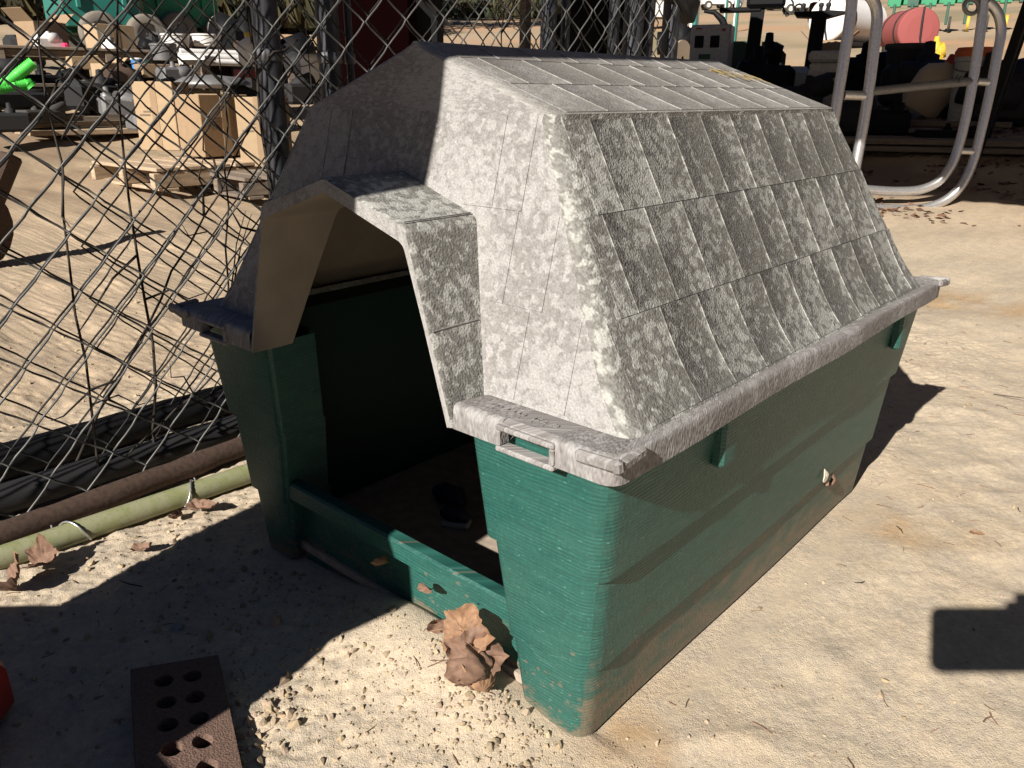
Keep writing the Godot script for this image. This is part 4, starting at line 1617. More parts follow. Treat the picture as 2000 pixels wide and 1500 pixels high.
	for t in [["thin dark twig on the smooth sand right of the dog house", Vector3(0.415, 0.004, -0.29), 0.03, 1.0], ["long curved pine needle on the sand behind the dog house", Vector3(0.41, 0.008, -1.08), 0.07, 0.2], ["short dark twig lying near the lower edge of the dog house side", Vector3(0.42, 0.003, -0.10), 0.02, 2.0], ["thin dark twig standing in the sand left of the big shadow", Vector3(-0.325, 0.012, 0.60), 0.035, 2.6]]:
		var tw := mb()
		var d: Vector3 = Vector3(cos(t[3]), 0.15, sin(t[3])) * float(t[2])
		tube(tw, [Vector3(0, 0, 0) - d * 0.5, Vector3(0.003, 0.001, 0.002), d * 0.5], [0.0008, 0.001, 0.0006], 5)
		var o := obj("twig", tw, M.vine)
		o.position = t[1]
		tag(o, t[0], "twig")
	# pebbles in the shade that one can pick out
	for q in [[Vector3(-0.100, 0.002, 0.492), 0.013, "flat round grey stone in the shade in front of the doorway"], [Vector3(-0.195, 0.004, 0.60), 0.014, "dark stone in the shade left of the brick"], [Vector3(-0.145, 0.003, 0.665), 0.008, "small pale pebble in the shade just above the brick"]]:
		var o := inst(numbered("stone"), lump(300 + int(q[1] * 1000)), M.concrete, self, Transform3D(Basis.IDENTITY.scaled(Vector3(q[1], q[1] * 0.45, q[1])), q[0]))
		tag(o, q[2], "stone")
	# what lies inside the dog house
	var sh := thing("dark_cloth_shoe", "dark blue lump with a pale edge on the dog house floor", "shoe", Vector3(-0.085, 0.028, 0.205), 0.5)
	sh.scale = Vector3.ONE * 0.82
	var so := mb()
	box(so, Vector3(0, 0.006, 0), Vector3(0.055, 0.012, 0.03), Basis.IDENTITY, 0.004)
	obj("sole", so, M.white_dirty, sh)
	var bo := mb()
	tube(bo, [Vector3(-0.026, 0.022, 0), Vector3(-0.012, 0.028, 0.002), Vector3(0.01, 0.024, 0), Vector3(0.026, 0.016, -0.001)], [0.010, 0.017, 0.015, 0.008], 10)
	obj("upper", bo, M.navy, sh)
	var s2 := mb()
	tube(s2, [Vector3(-0.03, 0.014, 0), Vector3(-0.01, 0.02, 0.006), Vector3(0.015, 0.018, -0.004), Vector3(0.03, 0.01, 0)], [0.010, 0.018, 0.016, 0.008], 10)
	var rg := obj("crumpled_rag", s2, M.navy)
	rg.position = Vector3(-0.14, 0.028, 0.165)
	tag(rg, "dark crumpled rag on the dog house floor behind the blue lump", "rag")
	# on the long side of the dog house
	var ft := thing("feather_tuft", "pale feathery seed tuft caught on the long green side", "seed", Vector3(0.3265, 0.118, -0.165))
	for k in 9:
		var fs := mb()
		var a := -1.0 + 2.0 * k / 8.0
		tube(fs, [Vector3(0, 0.008, 0), Vector3(0.004, 0.001 - 0.003 * cos(a), -sin(a) * 0.008), Vector3(0.004, 0.004 - 0.016 * cos(a * 0.8), -sin(a) * 0.013)], [0.0006, 0.0013, 0.0004], 5)
		obj("barb", fs, M.feather, ft)
	var cc := mb()
	tube(cc, [Vector3(0, -0.006, 0.010), Vector3(0.006, -0.002, 0.005), Vector3(0.007, 0.001, -0.002), Vector3(0.002, 0.008, -0.009)], [0.002, 0.0045, 0.0042, 0.0015], 8)
	var co := obj("mud_nest", cc, M.leaf_brown)
	co.position = Vector3(0.3155, 0.082, -0.225)
	tag(co, "small curled brown cocoon stuck low on the long green side", "cocoon")

# ---------------------------------------------------------------- the aluminium frame on the right
func aluminium_frame() -> void:
	var o := thing("tubular_frame", "large bent aluminium tube frame standing behind the dog house on the right", "metal frame", spot(1780, 409))
	var c0 := o.position
	var px := func(u: float, v: float) -> Vector3:
		return at(u, v, lerp(4.85, 5.28, (u - 1620.0) / 340.0)) - c0
	var runs := [
		["left_inner_rail", [[1667, -60], [1662, 20], [1649, 110], [1634, 205], [1618, 310]], 0.029],
		["left_outer_rail", [[1672, -26], [1690, -16], [1706, 2], [1713, 30], [1709, 76], [1699, 160], [1687, 240], [1674, 310], [1660, 390]], 0.029],
		["right_inner_rail", [[1925, -50], [1921, 10], [1908, 110], [1888, 223], [1868, 300], [1852, 333], [1830, 357], [1796, 371], [1755, 374], [1712, 372], [1640, 366]], 0.0255],
		["right_outer_rail", [[1928, 4], [1940, 13], [1952, 34], [1955, 66], [1947, 110], [1933, 182], [1913, 270], [1900, 318], [1880, 360], [1850, 389], [1815, 404], [1775, 409], [1740, 408], [1650, 404]], 0.0255]]
	for rn in runs:
		var pts := []
		for q in rn[1]:
			pts.append(px.call(q[0], q[1]))
		var cur := Curve3D.new()
		for i in pts.size():
			var tg: Vector3 = (pts[min(i + 1, pts.size() - 1)] - pts[max(i - 1, 0)]) * 0.17
			cur.add_point(pts[i], -tg, tg)
		cur.bake_interval = 0.03
		var st := mb()
		tube(st, Array(cur.get_baked_points()), rn[2], 14)
		obj(rn[0], st, M.alum, o)
	for q in [["rung", 1648, 186, 1694, 187, 0.024], ["rung", 1902, 160, 1939, 161, 0.020], ["rung", 1872, 295, 1908, 296, 0.019]]:
		var st := mb()
		tube(st, [px.call(q[1], q[2]), px.call(q[3], q[4])], q[5], 12)
		obj(q[0], st, M.alum, o)
	var lb := mb()
	tube(lb, [px.call(1692, 180), px.call(1800, 168), px.call(1908, 158)], 0.0225, 14)
	obj("long_rail", lb, M.grey_metal, o)
	var ws := mb()
	var wp := []
	for k in 12:
		var a := TAU * k / 9.0
		wp.append(px.call(1866, 162) + Vector3(0.004 * k - 0.02, cos(a) * 0.027, sin(a) * 0.027))
	tube(ws, wp, 0.004, 6)
	tube(ws, [px.call(1862, 158), px.call(1872, 146)], 0.004, 6)
	tube(ws, [px.call(1866, 160), px.call(1878, 148)], 0.004, 6)
	obj("wire_twist", ws, M.wire, o)
	var rg := mb()
	var rp := []
	for k in 17:
		var a := TAU * k / 16.0
		rp.append(px.call(1897 + cos(a) * 14.0, 13 + sin(a) * 14.0))
	tube(rg, rp, 0.011, 8, false)
	obj("ring", rg, M.grey_metal, o)

# ---------------------------------------------------------------- the yard behind
func up_at(p: Vector3) -> Vector3:
	return Vector3(p.x, rise(p.x, p.z), p.z)

# metres to a pixel of the photograph at a place
func grain(p: Vector3) -> float:
	return -(cam_basis.inverse() * (p - CAM)).z / FOCAL

func face_cam(p: Vector3) -> float:
	return atan2(CAM.x - p.x, CAM.z - p.z)

func carton(label: String, p: Vector3, s: Vector3, turn: float, m: Material, open := false, tape := true) -> void:
	var o := thing("carton", label, "box", p, turn)
	var st := mb()
	box(st, Vector3(0, s.y * 0.5, 0), s, Basis.IDENTITY, 0.004)
	obj("body", st, m, o)
	if open:
		for q in [[Vector3(s.x * 0.5 + s.x * 0.16, s.y + s.x * 0.12, 0), Vector3(s.x * 0.4, 0.006, s.z), 0.7], [Vector3(-s.x * 0.5 - s.x * 0.14, s.y + s.x * 0.14, 0), Vector3(s.x * 0.4, 0.006, s.z), -0.8]]:
			var f := mb()
			box(f, q[0], q[1], Basis(Vector3(0, 0, 1), q[2]))
			obj("flap", f, m, o)
		var dk := mb()
		box(dk, Vector3(0, s.y + 0.002, 0), Vector3(s.x * 0.9, 0.003, s.z * 0.9))
		obj("opening", dk, M.black_soft, o)
	elif tape:
		var tp := mb()
		box(tp, Vector3(0, s.y * 0.5 + 0.001, 0), Vector3(s.x * 0.16, s.y + 0.004, s.z + 0.004))
		obj("tape", tp, M.card_dark if m == M.card else M.card, o)
		if s.y > 0.3:
			for k in 3:
				var pr := mb()
				box(pr, Vector3(-s.x * 0.26 + 0.02 * k, s.y * (0.52 + 0.05 * k), s.z * 0.5 + 0.001), Vector3(s.x * (0.26 - 0.05 * k), 0.010, 0.0015))
				obj("printed_band", pr, M.wood_old, o)
				var ps := mb()
				box(ps, Vector3(s.x * 0.5 + 0.001, s.y * (0.45 + 0.06 * k), 0.02 * k), Vector3(0.0015, 0.011, s.z * (0.5 - 0.1 * k)))
				obj("printed_band", ps, M.wood_old, o)

func barrel_shape(prof: Array, m: Material, parent: Node, called: String, xf := Transform3D.IDENTITY, segs := 20) -> void:
	var st := mb()
	lathe(st, prof, xf, segs, range(1, prof.size()))
	obj(called, st, m, parent)

func pallet(label: String, p: Vector3, s: Vector3, turn: float, m: Material, boards := 7) -> void:
	var o := thing("pallet", label, "pallet", p, turn)
	for i in boards:
		var st := mb()
		var wd := s.x / boards * 0.8
		box(st, Vector3(-s.x * 0.5 + (i + 0.5) * s.x / boards, s.y - 0.011, 0), Vector3(wd, 0.02, s.z), Basis(Vector3.UP, rng.randf_range(-0.012, 0.012)), 0.003)
		obj("plank", st, m, o)
	for k in 3:
		var st := mb()
		box(st, Vector3(0, s.y * 0.5 - 0.005, (k - 1) * (s.z * 0.5 - 0.03)), Vector3(s.x, s.y - 0.05, 0.05), Basis.IDENTITY, 0.003)
		obj("bearer", st, m, o)
	for k in 3:
		var st := mb()
		box(st, Vector3((k - 1) * s.x * 0.42, 0.008, 0), Vector3(0.09, 0.018, s.z), Basis.IDENTITY, 0.003)
		obj("bottom_plank", st, m, o)

func wheel(parent: Node, c: Vector3, r: float, w: float, turn: float, m_t: Material, m_r: Material) -> void:
	var xf := Transform3D(Basis(Vector3.UP, turn) * Basis(Vector3.RIGHT, PI / 2), c)
	var st := mb()
	lathe(st, [Vector2(r * 0.55, -w * 0.45), Vector2(r * 0.85, -w * 0.5), Vector2(r * 0.98, -w * 0.36), Vector2(r, 0), Vector2(r * 0.98, w * 0.36), Vector2(r * 0.85, w * 0.5), Vector2(r * 0.55, w * 0.45)], xf, 24)
	var t := obj("wheel", st, m_t, parent)
	var rm := mb()
	lathe(rm, [Vector2(0, -w * 0.2), Vector2(r * 0.2, -w * 0.28), Vector2(r * 0.45, -w * 0.15), Vector2(r * 0.56, -w * 0.42), Vector2(r * 0.56, w * 0.42), Vector2(r * 0.45, w * 0.15), Vector2(r * 0.2, w * 0.28), Vector2(0, w * 0.2)], xf, 20)
	obj("rim", rm, m_r, t)

func bucket(label: String, p: Vector3, r: float, h: float, m: Material, lid: Material = null, called := "bucket") -> void:
	var o := thing(called, label, "bucket", p)
	barrel_shape([Vector2(0, 0), Vector2(r * 0.85, 0), Vector2(r * 0.97, h * 0.86), Vector2(r * 1.04, h * 0.87), Vector2(r * 1.04, h * 0.93), Vector2(r, h * 0.94), Vector2(r * 1.03, h), Vector2(r * 0.93, h), Vector2(r * 0.9, h * 0.92), Vector2(0, h * 0.9)], m, o, "body")
	if lid != null:
		barrel_shape([Vector2(r * 1.07, h * 0.93), Vector2(r * 1.08, h * 1.0), Vector2(r * 0.95, h * 1.06), Vector2(0, h * 1.05)], lid, o, "lid")
	var st := mb()
	var pts := []
	for k in 13:
		var a := PI * k / 12.0
		pts.append(Vector3(cos(a) * r * 1.05, h * 0.85 - sin(a) * r * 0.5, sin(a) * r * 1.12))
	tube(st, pts, 0.004, 5)
	obj("handle", st, M.galv, o)

func drum_tank(label: String, p: Vector3, r: float, length: float, turn: float, m: Material, stand_h: float) -> void:
	# a tank lying on its side, its end towards the camera, on a dark stand
	var o := thing("fuel_tank", label, "tank", p, turn)
	var xf := Transform3D(Basis(Vector3.RIGHT, PI / 2), Vector3(0, stand_h + r, 0))
	barrel_shape([Vector2(0, length * 0.53), Vector2(r * 0.6, length * 0.525), Vector2(r * 0.93, length * 0.505), Vector2(r * 0.985, length * 0.49)], m, o, "end_plate", xf, 28)
	barrel_shape([Vector2(r * 0.985, length * 0.49), Vector2(r, length * 0.47), Vector2(r, -length * 0.47), Vector2(r * 0.95, -length * 0.5), Vector2(0, -length * 0.53)], m, o, "shell", xf, 28)
	for z in [length * 0.30, -length * 0.3]:
		var st := mb()
		lathe(st, [Vector2(r + 0.002, z - 0.02), Vector2(r + 0.008, z - 0.02), Vector2(r + 0.008, z + 0.02), Vector2(r + 0.002, z + 0.02)], xf, 28)
		obj("strap", st, M.black_soft, o)
	for sx in [-1.0, 1.0]:
		for sz in [-1.0, 1.0]:
			var lg := mb()
			box(lg, Vector3(sx * r * 0.72, stand_h * 0.5 + r * 0.16, sz * length * 0.32), Vector3(0.06, stand_h + r * 0.32, 0.06))
			obj("leg", lg, M.black_soft, o)
	var pl := mb()
	box(pl, Vector3(0, stand_h * 0.95, 0), Vector3(r * 1.7, 0.05, length * 0.95))
	obj("cradle", pl, M.black_soft, o)
	var hs := mb()
	tube(hs, [Vector3(r * 0.1, stand_h + 2 * r, length * 0.5), Vector3(r * 0.02, stand_h + r * 1.3, length * 0.57), Vector3(r * 0.06, stand_h + r * 0.6, length * 0.56), Vector3(r * 0.2, stand_h, length * 0.54)], 0.014, 6)
	obj("hose", hs, M.black_soft, o)

func pedestal_machine(label: String, p: Vector3, col_w: float, h: float, turn: float, head: bool) -> void:
	var o := thing("pedestal_machine", label, "machine", p, turn)
	var st := mb()
	box(st, Vector3(0, h * 0.5, 0), Vector3(col_w, h, col_w), Basis(Vector3(0, 0, 1), -0.03), 0.01)
	obj("column", st, M.black, o)
	var bs := mb()
	box(bs, Vector3(0, 0.03, 0), Vector3(col_w * 2.6, 0.06, col_w * 2.6), Basis.IDENTITY, 0.01)
	obj("foot", bs, M.black, o)
	if head:
		var hd := mb()
		box(hd, Vector3(0.10, h + 0.16, 0), Vector3(0.46, 0.34, 0.3), Basis.IDENTITY, 0.04)
		obj("motor_head", hd, M.black, o)
		var tr := mb()
		box(tr, Vector3(-0.2, h - 0.02, 0), Vector3(0.5, 0.05, 0.2), Basis.IDENTITY, 0.01)
		obj("tray", tr, M.black, o)
		var cb := mb()
		tube(cb, [Vector3(0.32, h + 0.2, 0), Vector3(0.42, h + 0.05, 0.02), Vector3(0.44, h - 0.06, 0), Vector3(0.36, h - 0.1, 0), Vector3(0.30, h + 0.02, 0)], 0.012, 6)
		obj("cable", cb, M.black_soft, o)
	else:
		var tp := mb()
		prism(tp, [Vector2(-0.28, 0.02), Vector2(-0.24, -0.03), Vector2(0.1, -0.05), Vector2(0.30, 0.0), Vector2(0.30, 0.015), Vector2(0.12, 0.03)], -0.13, 0.13, Transform3D(Basis.IDENTITY, Vector3(0, h + 0.03, 0)))
		obj("table", tp, M.black, o)
		for x in [-0.18, 0.02, 0.10]:
			var kb := mb()
			lathe(kb, [Vector2(0.02, 0), Vector2(0.022, 0.06), Vector2(0.03, 0.07), Vector2(0.028, 0.1), Vector2(0, 0.11)], Transform3D(Basis.IDENTITY, Vector3(x, h + 0.045, 0.02)), 10)
			obj("knob", kb, M.black_soft, o)
		var rg := mb()
		var rp := []
		for k in 13:
			rp.append(Vector3(-0.23 + cos(TAU * k / 12.0) * 0.045, h + 0.10 + sin(TAU * k / 12.0) * 0.045, 0))
		tube(rg, rp, 0.012, 6, false)
		obj("ring", rg, M.black, o)

func spool(label: String, p: Vector3, r: float, w: float, turn: float) -> void:
	var o := thing("cable_spool", label, "cable spool", p, turn)
	var xf := Transform3D(Basis(Vector3.RIGHT, PI / 2), Vector3(0, r, 0))
	for z in [-w * 0.5, w * 0.5]:
		barrel_shape([Vector2(0.03, z - 0.012), Vector2(r, z - 0.012), Vector2(r, z + 0.012), Vector2(0.03, z + 0.012)], M.beige if z > 0 else M.wood_old, o, "flange", xf, 26)
	barrel_shape([Vector2(r * 0.45, -w * 0.5), Vector2(r * 0.45, w * 0.5)], M.black_soft, o, "core", xf, 20)

func plank_pile(called: String, label: String, p: Vector3, turn: float, n: int, length: float, m: Material, spread: float) -> void:
	var o := thing(called, label, "timber", p, turn)
	for i in n:
		var st := mb()
		var lv := i / 3
		box(st, Vector3(rng.randf_range(-0.1, 0.1), 0.03 + lv * 0.05, (i % 3 - 1) * spread + rng.randf_range(-0.02, 0.02)), Vector3(length * rng.randf_range(0.85, 1.1), 0.038, 0.13), Basis(Vector3.UP, rng.randf_range(-0.05, 0.05)), 0.004)
		obj("plank", st, m, o)

func table_low(label: String, p: Vector3, s: Vector3, turn: float, n: int) -> void:
	var o := thing("display_table", label, "table", p, turn)
	for i in n:
		var st := mb()
		box(st, Vector3(0, s.y - 0.015, -s.z * 0.5 + (i + 0.5) * s.z / n), Vector3(s.x, 0.028, s.z / n * 0.9), Basis(Vector3.UP, rng.randf_range(-0.006, 0.006)), 0.004)
		obj("plank", st, M.wood_old, o)
	for sx in [-1.0, -0.33, 0.33, 1.0]:
		for sz in [-1.0, 1.0]:
			var st := mb()
			box(st, Vector3(sx * s.x * 0.47, (s.y - 0.03) * 0.5, sz * s.z * 0.42), Vector3(0.09, s.y - 0.03, 0.09), Basis.IDENTITY, 0.004)
			obj("leg", st, M.wood_old, o)
	var bk := mb()
	box(bk, Vector3(0, s.y - 0.07, s.z * 0.42), Vector3(s.x, 0.07, 0.04), Basis.IDENTITY, 0.004)
	obj("apron", bk, M.wood_old, o)

func lumpy(called: String, label: String, cat: String, p: Vector3, s: Vector3, m: Material, sd: int, turn := 0.0) -> void:
	var o := thing(called, label, cat, p, turn)
	var r := RandomNumberGenerator.new()
	r.seed = sd
	for k in 3:
		var st := mb()
		var c := Vector3(r.randf_range(-0.3, 0.3) * s.x, s.y * r.randf_range(0.3, 0.5), r.randf_range(-0.25, 0.25) * s.z)
		if k == 0:
			box(st, Vector3(0, s.y * 0.4, 0), s * Vector3(0.9, 0.8, 0.8), Basis(Vector3.UP, r.randf_range(-0.3, 0.3)), s.y * 0.12)
		elif k == 1:
			var xf := Transform3D(Basis(Vector3(0, 0, 1), PI / 2 + r.randf_range(-0.4, 0.4)), c + Vector3(0, s.y * 0.2, 0))
			lathe(st, [Vector2(0, -s.x * 0.4), Vector2(s.y * 0.3, -s.x * 0.38), Vector2(s.y * 0.34, 0), Vector2(s.y * 0.26, s.x * 0.05), Vector2(s.y * 0.26, s.x * 0.38), Vector2(0, s.x * 0.4)], xf, 14)
		else:
			lathe(st, [Vector2(s.y * 0.2, 0), Vector2(s.y * 0.22, s.y * 0.3), Vector2(s.y * 0.12, s.y * 0.34), Vector2(s.y * 0.1, s.y * 0.55), Vector2(0, s.y * 0.57)], Transform3D(Basis.IDENTITY, c + Vector3(0, s.y * 0.2, 0)), 12)
		obj(["housing", "cylinder", "fitting"][k], st, m, o)

func jug(label: String, p: Vector3, s: float, tilt: Basis, m: Material, cap: Material) -> void:
	var o := thing("jug", label, "jug", p)
	o.basis = tilt
	var st := mb()
	lathe(st, [Vector2(0, 0), Vector2(0.40 * s, 0), Vector2(0.46 * s, 0.05 * s), Vector2(0.47 * s, 0.7 * s), Vector2(0.40 * s, 0.88 * s), Vector2(0.16 * s, 1.02 * s), Vector2(0.13 * s, 1.1 * s)], Transform3D(Basis.IDENTITY.scaled(Vector3(1, 1, 0.7)), Vector3.ZERO), 20)
	obj("body", st, m, o)
	var c := mb()
	lathe(c, [Vector2(0.15 * s, 1.06 * s), Vector2(0.16 * s, 1.2 * s), Vector2(0.13 * s, 1.23 * s), Vector2(0, 1.23 * s)], Transform3D.IDENTITY, 14)
	obj("cap", c, cap, o)
	var h := mb()
	tube(h, [Vector3(0.13 * s, 1.0 * s, 0), Vector3(0.36 * s, 1.08 * s, 0), Vector3(0.46 * s, 0.92 * s, 0), Vector3(0.42 * s, 0.74 * s, 0)], 0.035 * s, 8)
	obj("handle", h, m, o)

func green_machine(label: String, p: Vector3, turn: float, body: Material, w: float) -> void:
	var o := thing("farm_machine", label, "farm machine", p, turn)
	var b := mb()
	prism(b, [Vector2(-w, 0.52), Vector2(-w * 0.92, 0.40), Vector2(w * 0.55, 0.40), Vector2(w * 0.75, 0.52), Vector2(w, 0.55), Vector2(w, 1.9), Vector2(-w, 1.9)], -0.6, 0.6)
	obj("hopper", b, body, o)
	var lip := mb()
	box(lip, Vector3(0, 1.92, 0), Vector3(w * 2.1, 0.08, 1.3), Basis.IDENTITY, 0.02)
	obj("hopper_lip", lip, body, o)
	for x in [-0.5, 0.5]:
		var rb := mb()
		box(rb, Vector3(x * w * 1.2, 1.25, 0.63), Vector3(0.07, 1.2, 0.06), Basis.IDENTITY, 0.01)
		obj("rib", rb, body, o)
	var ch := mb()
	box(ch, Vector3(0, 0.36, 0), Vector3(w * 2.3, 0.10, 0.5), Basis.IDENTITY, 0.01)
	obj("frame", ch, M.green_dark, o)
	for sx in [-0.62, 0.62]:
		wheel(o, Vector3(sx * w + 0.25, 0.31, 0.68), 0.31, 0.22, 0.0, M.tyre_dusty, M.grey_metal)
		wheel(o, Vector3(sx * w + 0.25, 0.31, -0.68), 0.31, 0.22, 0.0, M.tyre_dusty, M.grey_metal)

func tree(label: String, p: Vector3, h: float, r: float, sd: int) -> void:
	var o := thing("pine_tree", label, "tree", p)
	var q := RandomNumberGenerator.new()
	q.seed = sd
	var st := mb()
	var pts := []
	var rad := []
	for i in 7:
		pts.append(Vector3(q.randf_range(-0.06, 0.06) * i, -0.3 + (h + 0.3) * i / 6.0, q.randf_range(-0.06, 0.06) * i))
		rad.append(r * (1.0 - 0.12 * i))
	tube(st, pts, rad, 10)
	obj("trunk", st, M.bark, o)
	var cr := mb()
	for k in 420:
		var y := h * q.randf_range(0.48, 1.08)
		var rr: float = (1.0 - abs(y / h - 0.72) * 1.7) * 2.3
		var a := q.randf() * TAU
		var c: Vector3 = Vector3(cos(a), 0, sin(a)) * (rr * sqrt(q.randf())) + Vector3(0, y, 0)
		var u := Vector3(q.randfn(), q.randfn() * 0.5, q.randfn()).normalized()
		var v := u.cross(Vector3(q.randfn(), q.randfn(), q.randfn())).normalized()
		var s := q.randf_range(0.10, 0.30)
		cr.set_color(Color.WHITE * q.randf_range(0.5, 1.2))
		tri(cr, c - u * s, c + u * s, c + v * s * 1.3)
		tri(cr, c - v * s, c + v * s, c + u * s * 1.3)
	for k in 8:
		var y := h * q.randf_range(0.5, 0.95)
		var a := q.randf() * TAU
		cr.set_color(Color(0.5, 0.4, 0.35))
		tube(cr, [Vector3(0, y, 0), Vector3(cos(a) * 0.9, y + 0.3, sin(a) * 0.9), Vector3(cos(a) * 1.8, y + 0.4, sin(a) * 1.8)], [0.05, 0.035, 0.015], 5)
	obj("crown", cr, M.leaf_green, o)

func brush() -> void:
	# undergrowth at the edge of the wood
	var st := mb()
	var q := RandomNumberGenerator.new()
	q.seed = 90
	st.begin(Mesh.PRIMITIVE_TRIANGLES)
	for k in 7:
		var a := q.randf() * TAU
		var u := Vector3(cos(a), 0, sin(a)) * 0.09
		var l := Vector3(cos(a + 1.2) * 0.25, q.randf_range(0.3, 0.6), sin(a + 1.2) * 0.25)
		tri(st, -u + l * 0.3, u + l * 0.3, l)
		tri(st, -u * 0.5 + l, u * 0.7 + l * 0.9, l * 1.25 + u * 1.2)
	st.generate_normals()
	var mesh := st.commit()
	var xf := []
	var col := []
	for k in 5200:
		var u := q.randf_range(-140.0, 1250.0)
		var d := q.randf_range(24.0, 40.0) + (14.0 if u > 850.0 else 0.0)
		var p := at(u, 185.0, d)
		p.y = rise(p.x, p.z)
		var s := q.randf_range(0.8, 2.3) * (0.55 if u > 820.0 else 1.0)
		xf.append(Transform3D(Basis(Vector3.UP, q.randf() * TAU).scaled(Vector3(s, s * q.randf_range(0.7, 1.5), s)), p))
		var g := q.randf_range(0.35, 1.3)
		col.append(Color(g * 1.3, g * 0.85, g * 0.6) if q.randf() < 0.65 else Color(g, g, g))
	var mm := MultiMesh.new()
	mm.transform_format = MultiMesh.TRANSFORM_3D
	mm.use_colors = true
	mm.mesh = mesh
	mm.instance_count = xf.size()
	for i in xf.size():
		mm.set_instance_transform(i, xf[i])
		mm.set_instance_color(i, col[i])
	var o := MultiMeshInstance3D.new()
	o.multimesh = mm
	o.material_override = M.leaf_green
	o.name = "undergrowth"
	add_child(o)
	o.set_meta("kind", "stuff")
	tag(o, "brown and dark green undergrowth along the edge of the wood behind the yard", "undergrowth")

func small_vehicle(label: String, p: Vector3, turn: float, m: Material, s: float) -> void:
	var o := thing("utility_cart", label, "vehicle", p, turn)
	var b := mb()
	prism(b, [Vector2(-1.1 * s, 0.35 * s), Vector2(1.0 * s, 0.35 * s), Vector2(1.1 * s, 0.75 * s), Vector2(0.4 * s, 0.85 * s), Vector2(0.1 * s, 1.4 * s), Vector2(-0.5 * s, 1.4 * s), Vector2(-0.55 * s, 0.85 * s), Vector2(-1.1 * s, 0.85 * s)], -0.5 * s, 0.5 * s)
	obj("body", b, m, o)
	var g := mb()
	prism(g, [Vector2(0.33 * s, 0.9 * s), Vector2(0.08 * s, 1.33 * s), Vector2(-0.42 * s, 1.33 * s), Vector2(-0.46 * s, 0.9 * s)], -0.505 * s, 0.505 * s)
	obj("window", g, M.black, o)
	for x in [-0.7, 0.65]:
		for z in [-0.45, 0.45]:
			wheel(o, Vector3(x * s, 0.28 * s, z * s), 0.28 * s, 0.2 * s, 0.0, M.rubber, M.white_dirty)

func open_shed() -> void:
	# the open shed whose roof shades the right side of the yard; the roof itself is above the picture
	var o := thing("open_shed", "open-sided shed with a metal roof shading the goods on the right", "shed", Vector3(0, 0, 0))
	var x0 := -6.4
	var x1 := 3.8
	var z0 := -0.75
	var z1 := -7.2
	var n := 26
	var st := mb()
	st.set_smooth_group(0)
	for i in n * 4:
		var xa: float = lerp(x0, x1, i / float(n * 4))
		var xb: float = lerp(x0, x1, (i + 1) / float(n * 4))
		var ya := 0.02 * sin(i * PI / 2)
		var yb := 0.02 * sin((i + 1) * PI / 2)
		quad(st, Vector3(xa, 2.22 + ya, z0), Vector3(xb, 2.22 + yb, z0), Vector3(xb, 2.75 + yb, z1), Vector3(xa, 2.75 + ya, z1))
	obj("roof", st, M.roof_sheet, o)
	for p in [[x0 + 0.1, z1 + 0.1], [x1 - 0.1, z0 - 0.1], [x1 - 0.1, z1 + 0.1], [0.25, z1 + 0.1]]:
		var ps := mb()
		box(ps, Vector3(p[0], 1.4, p[1]), Vector3(0.1, 2.5, 0.1))
		obj("post", ps, M.wood_old, o)

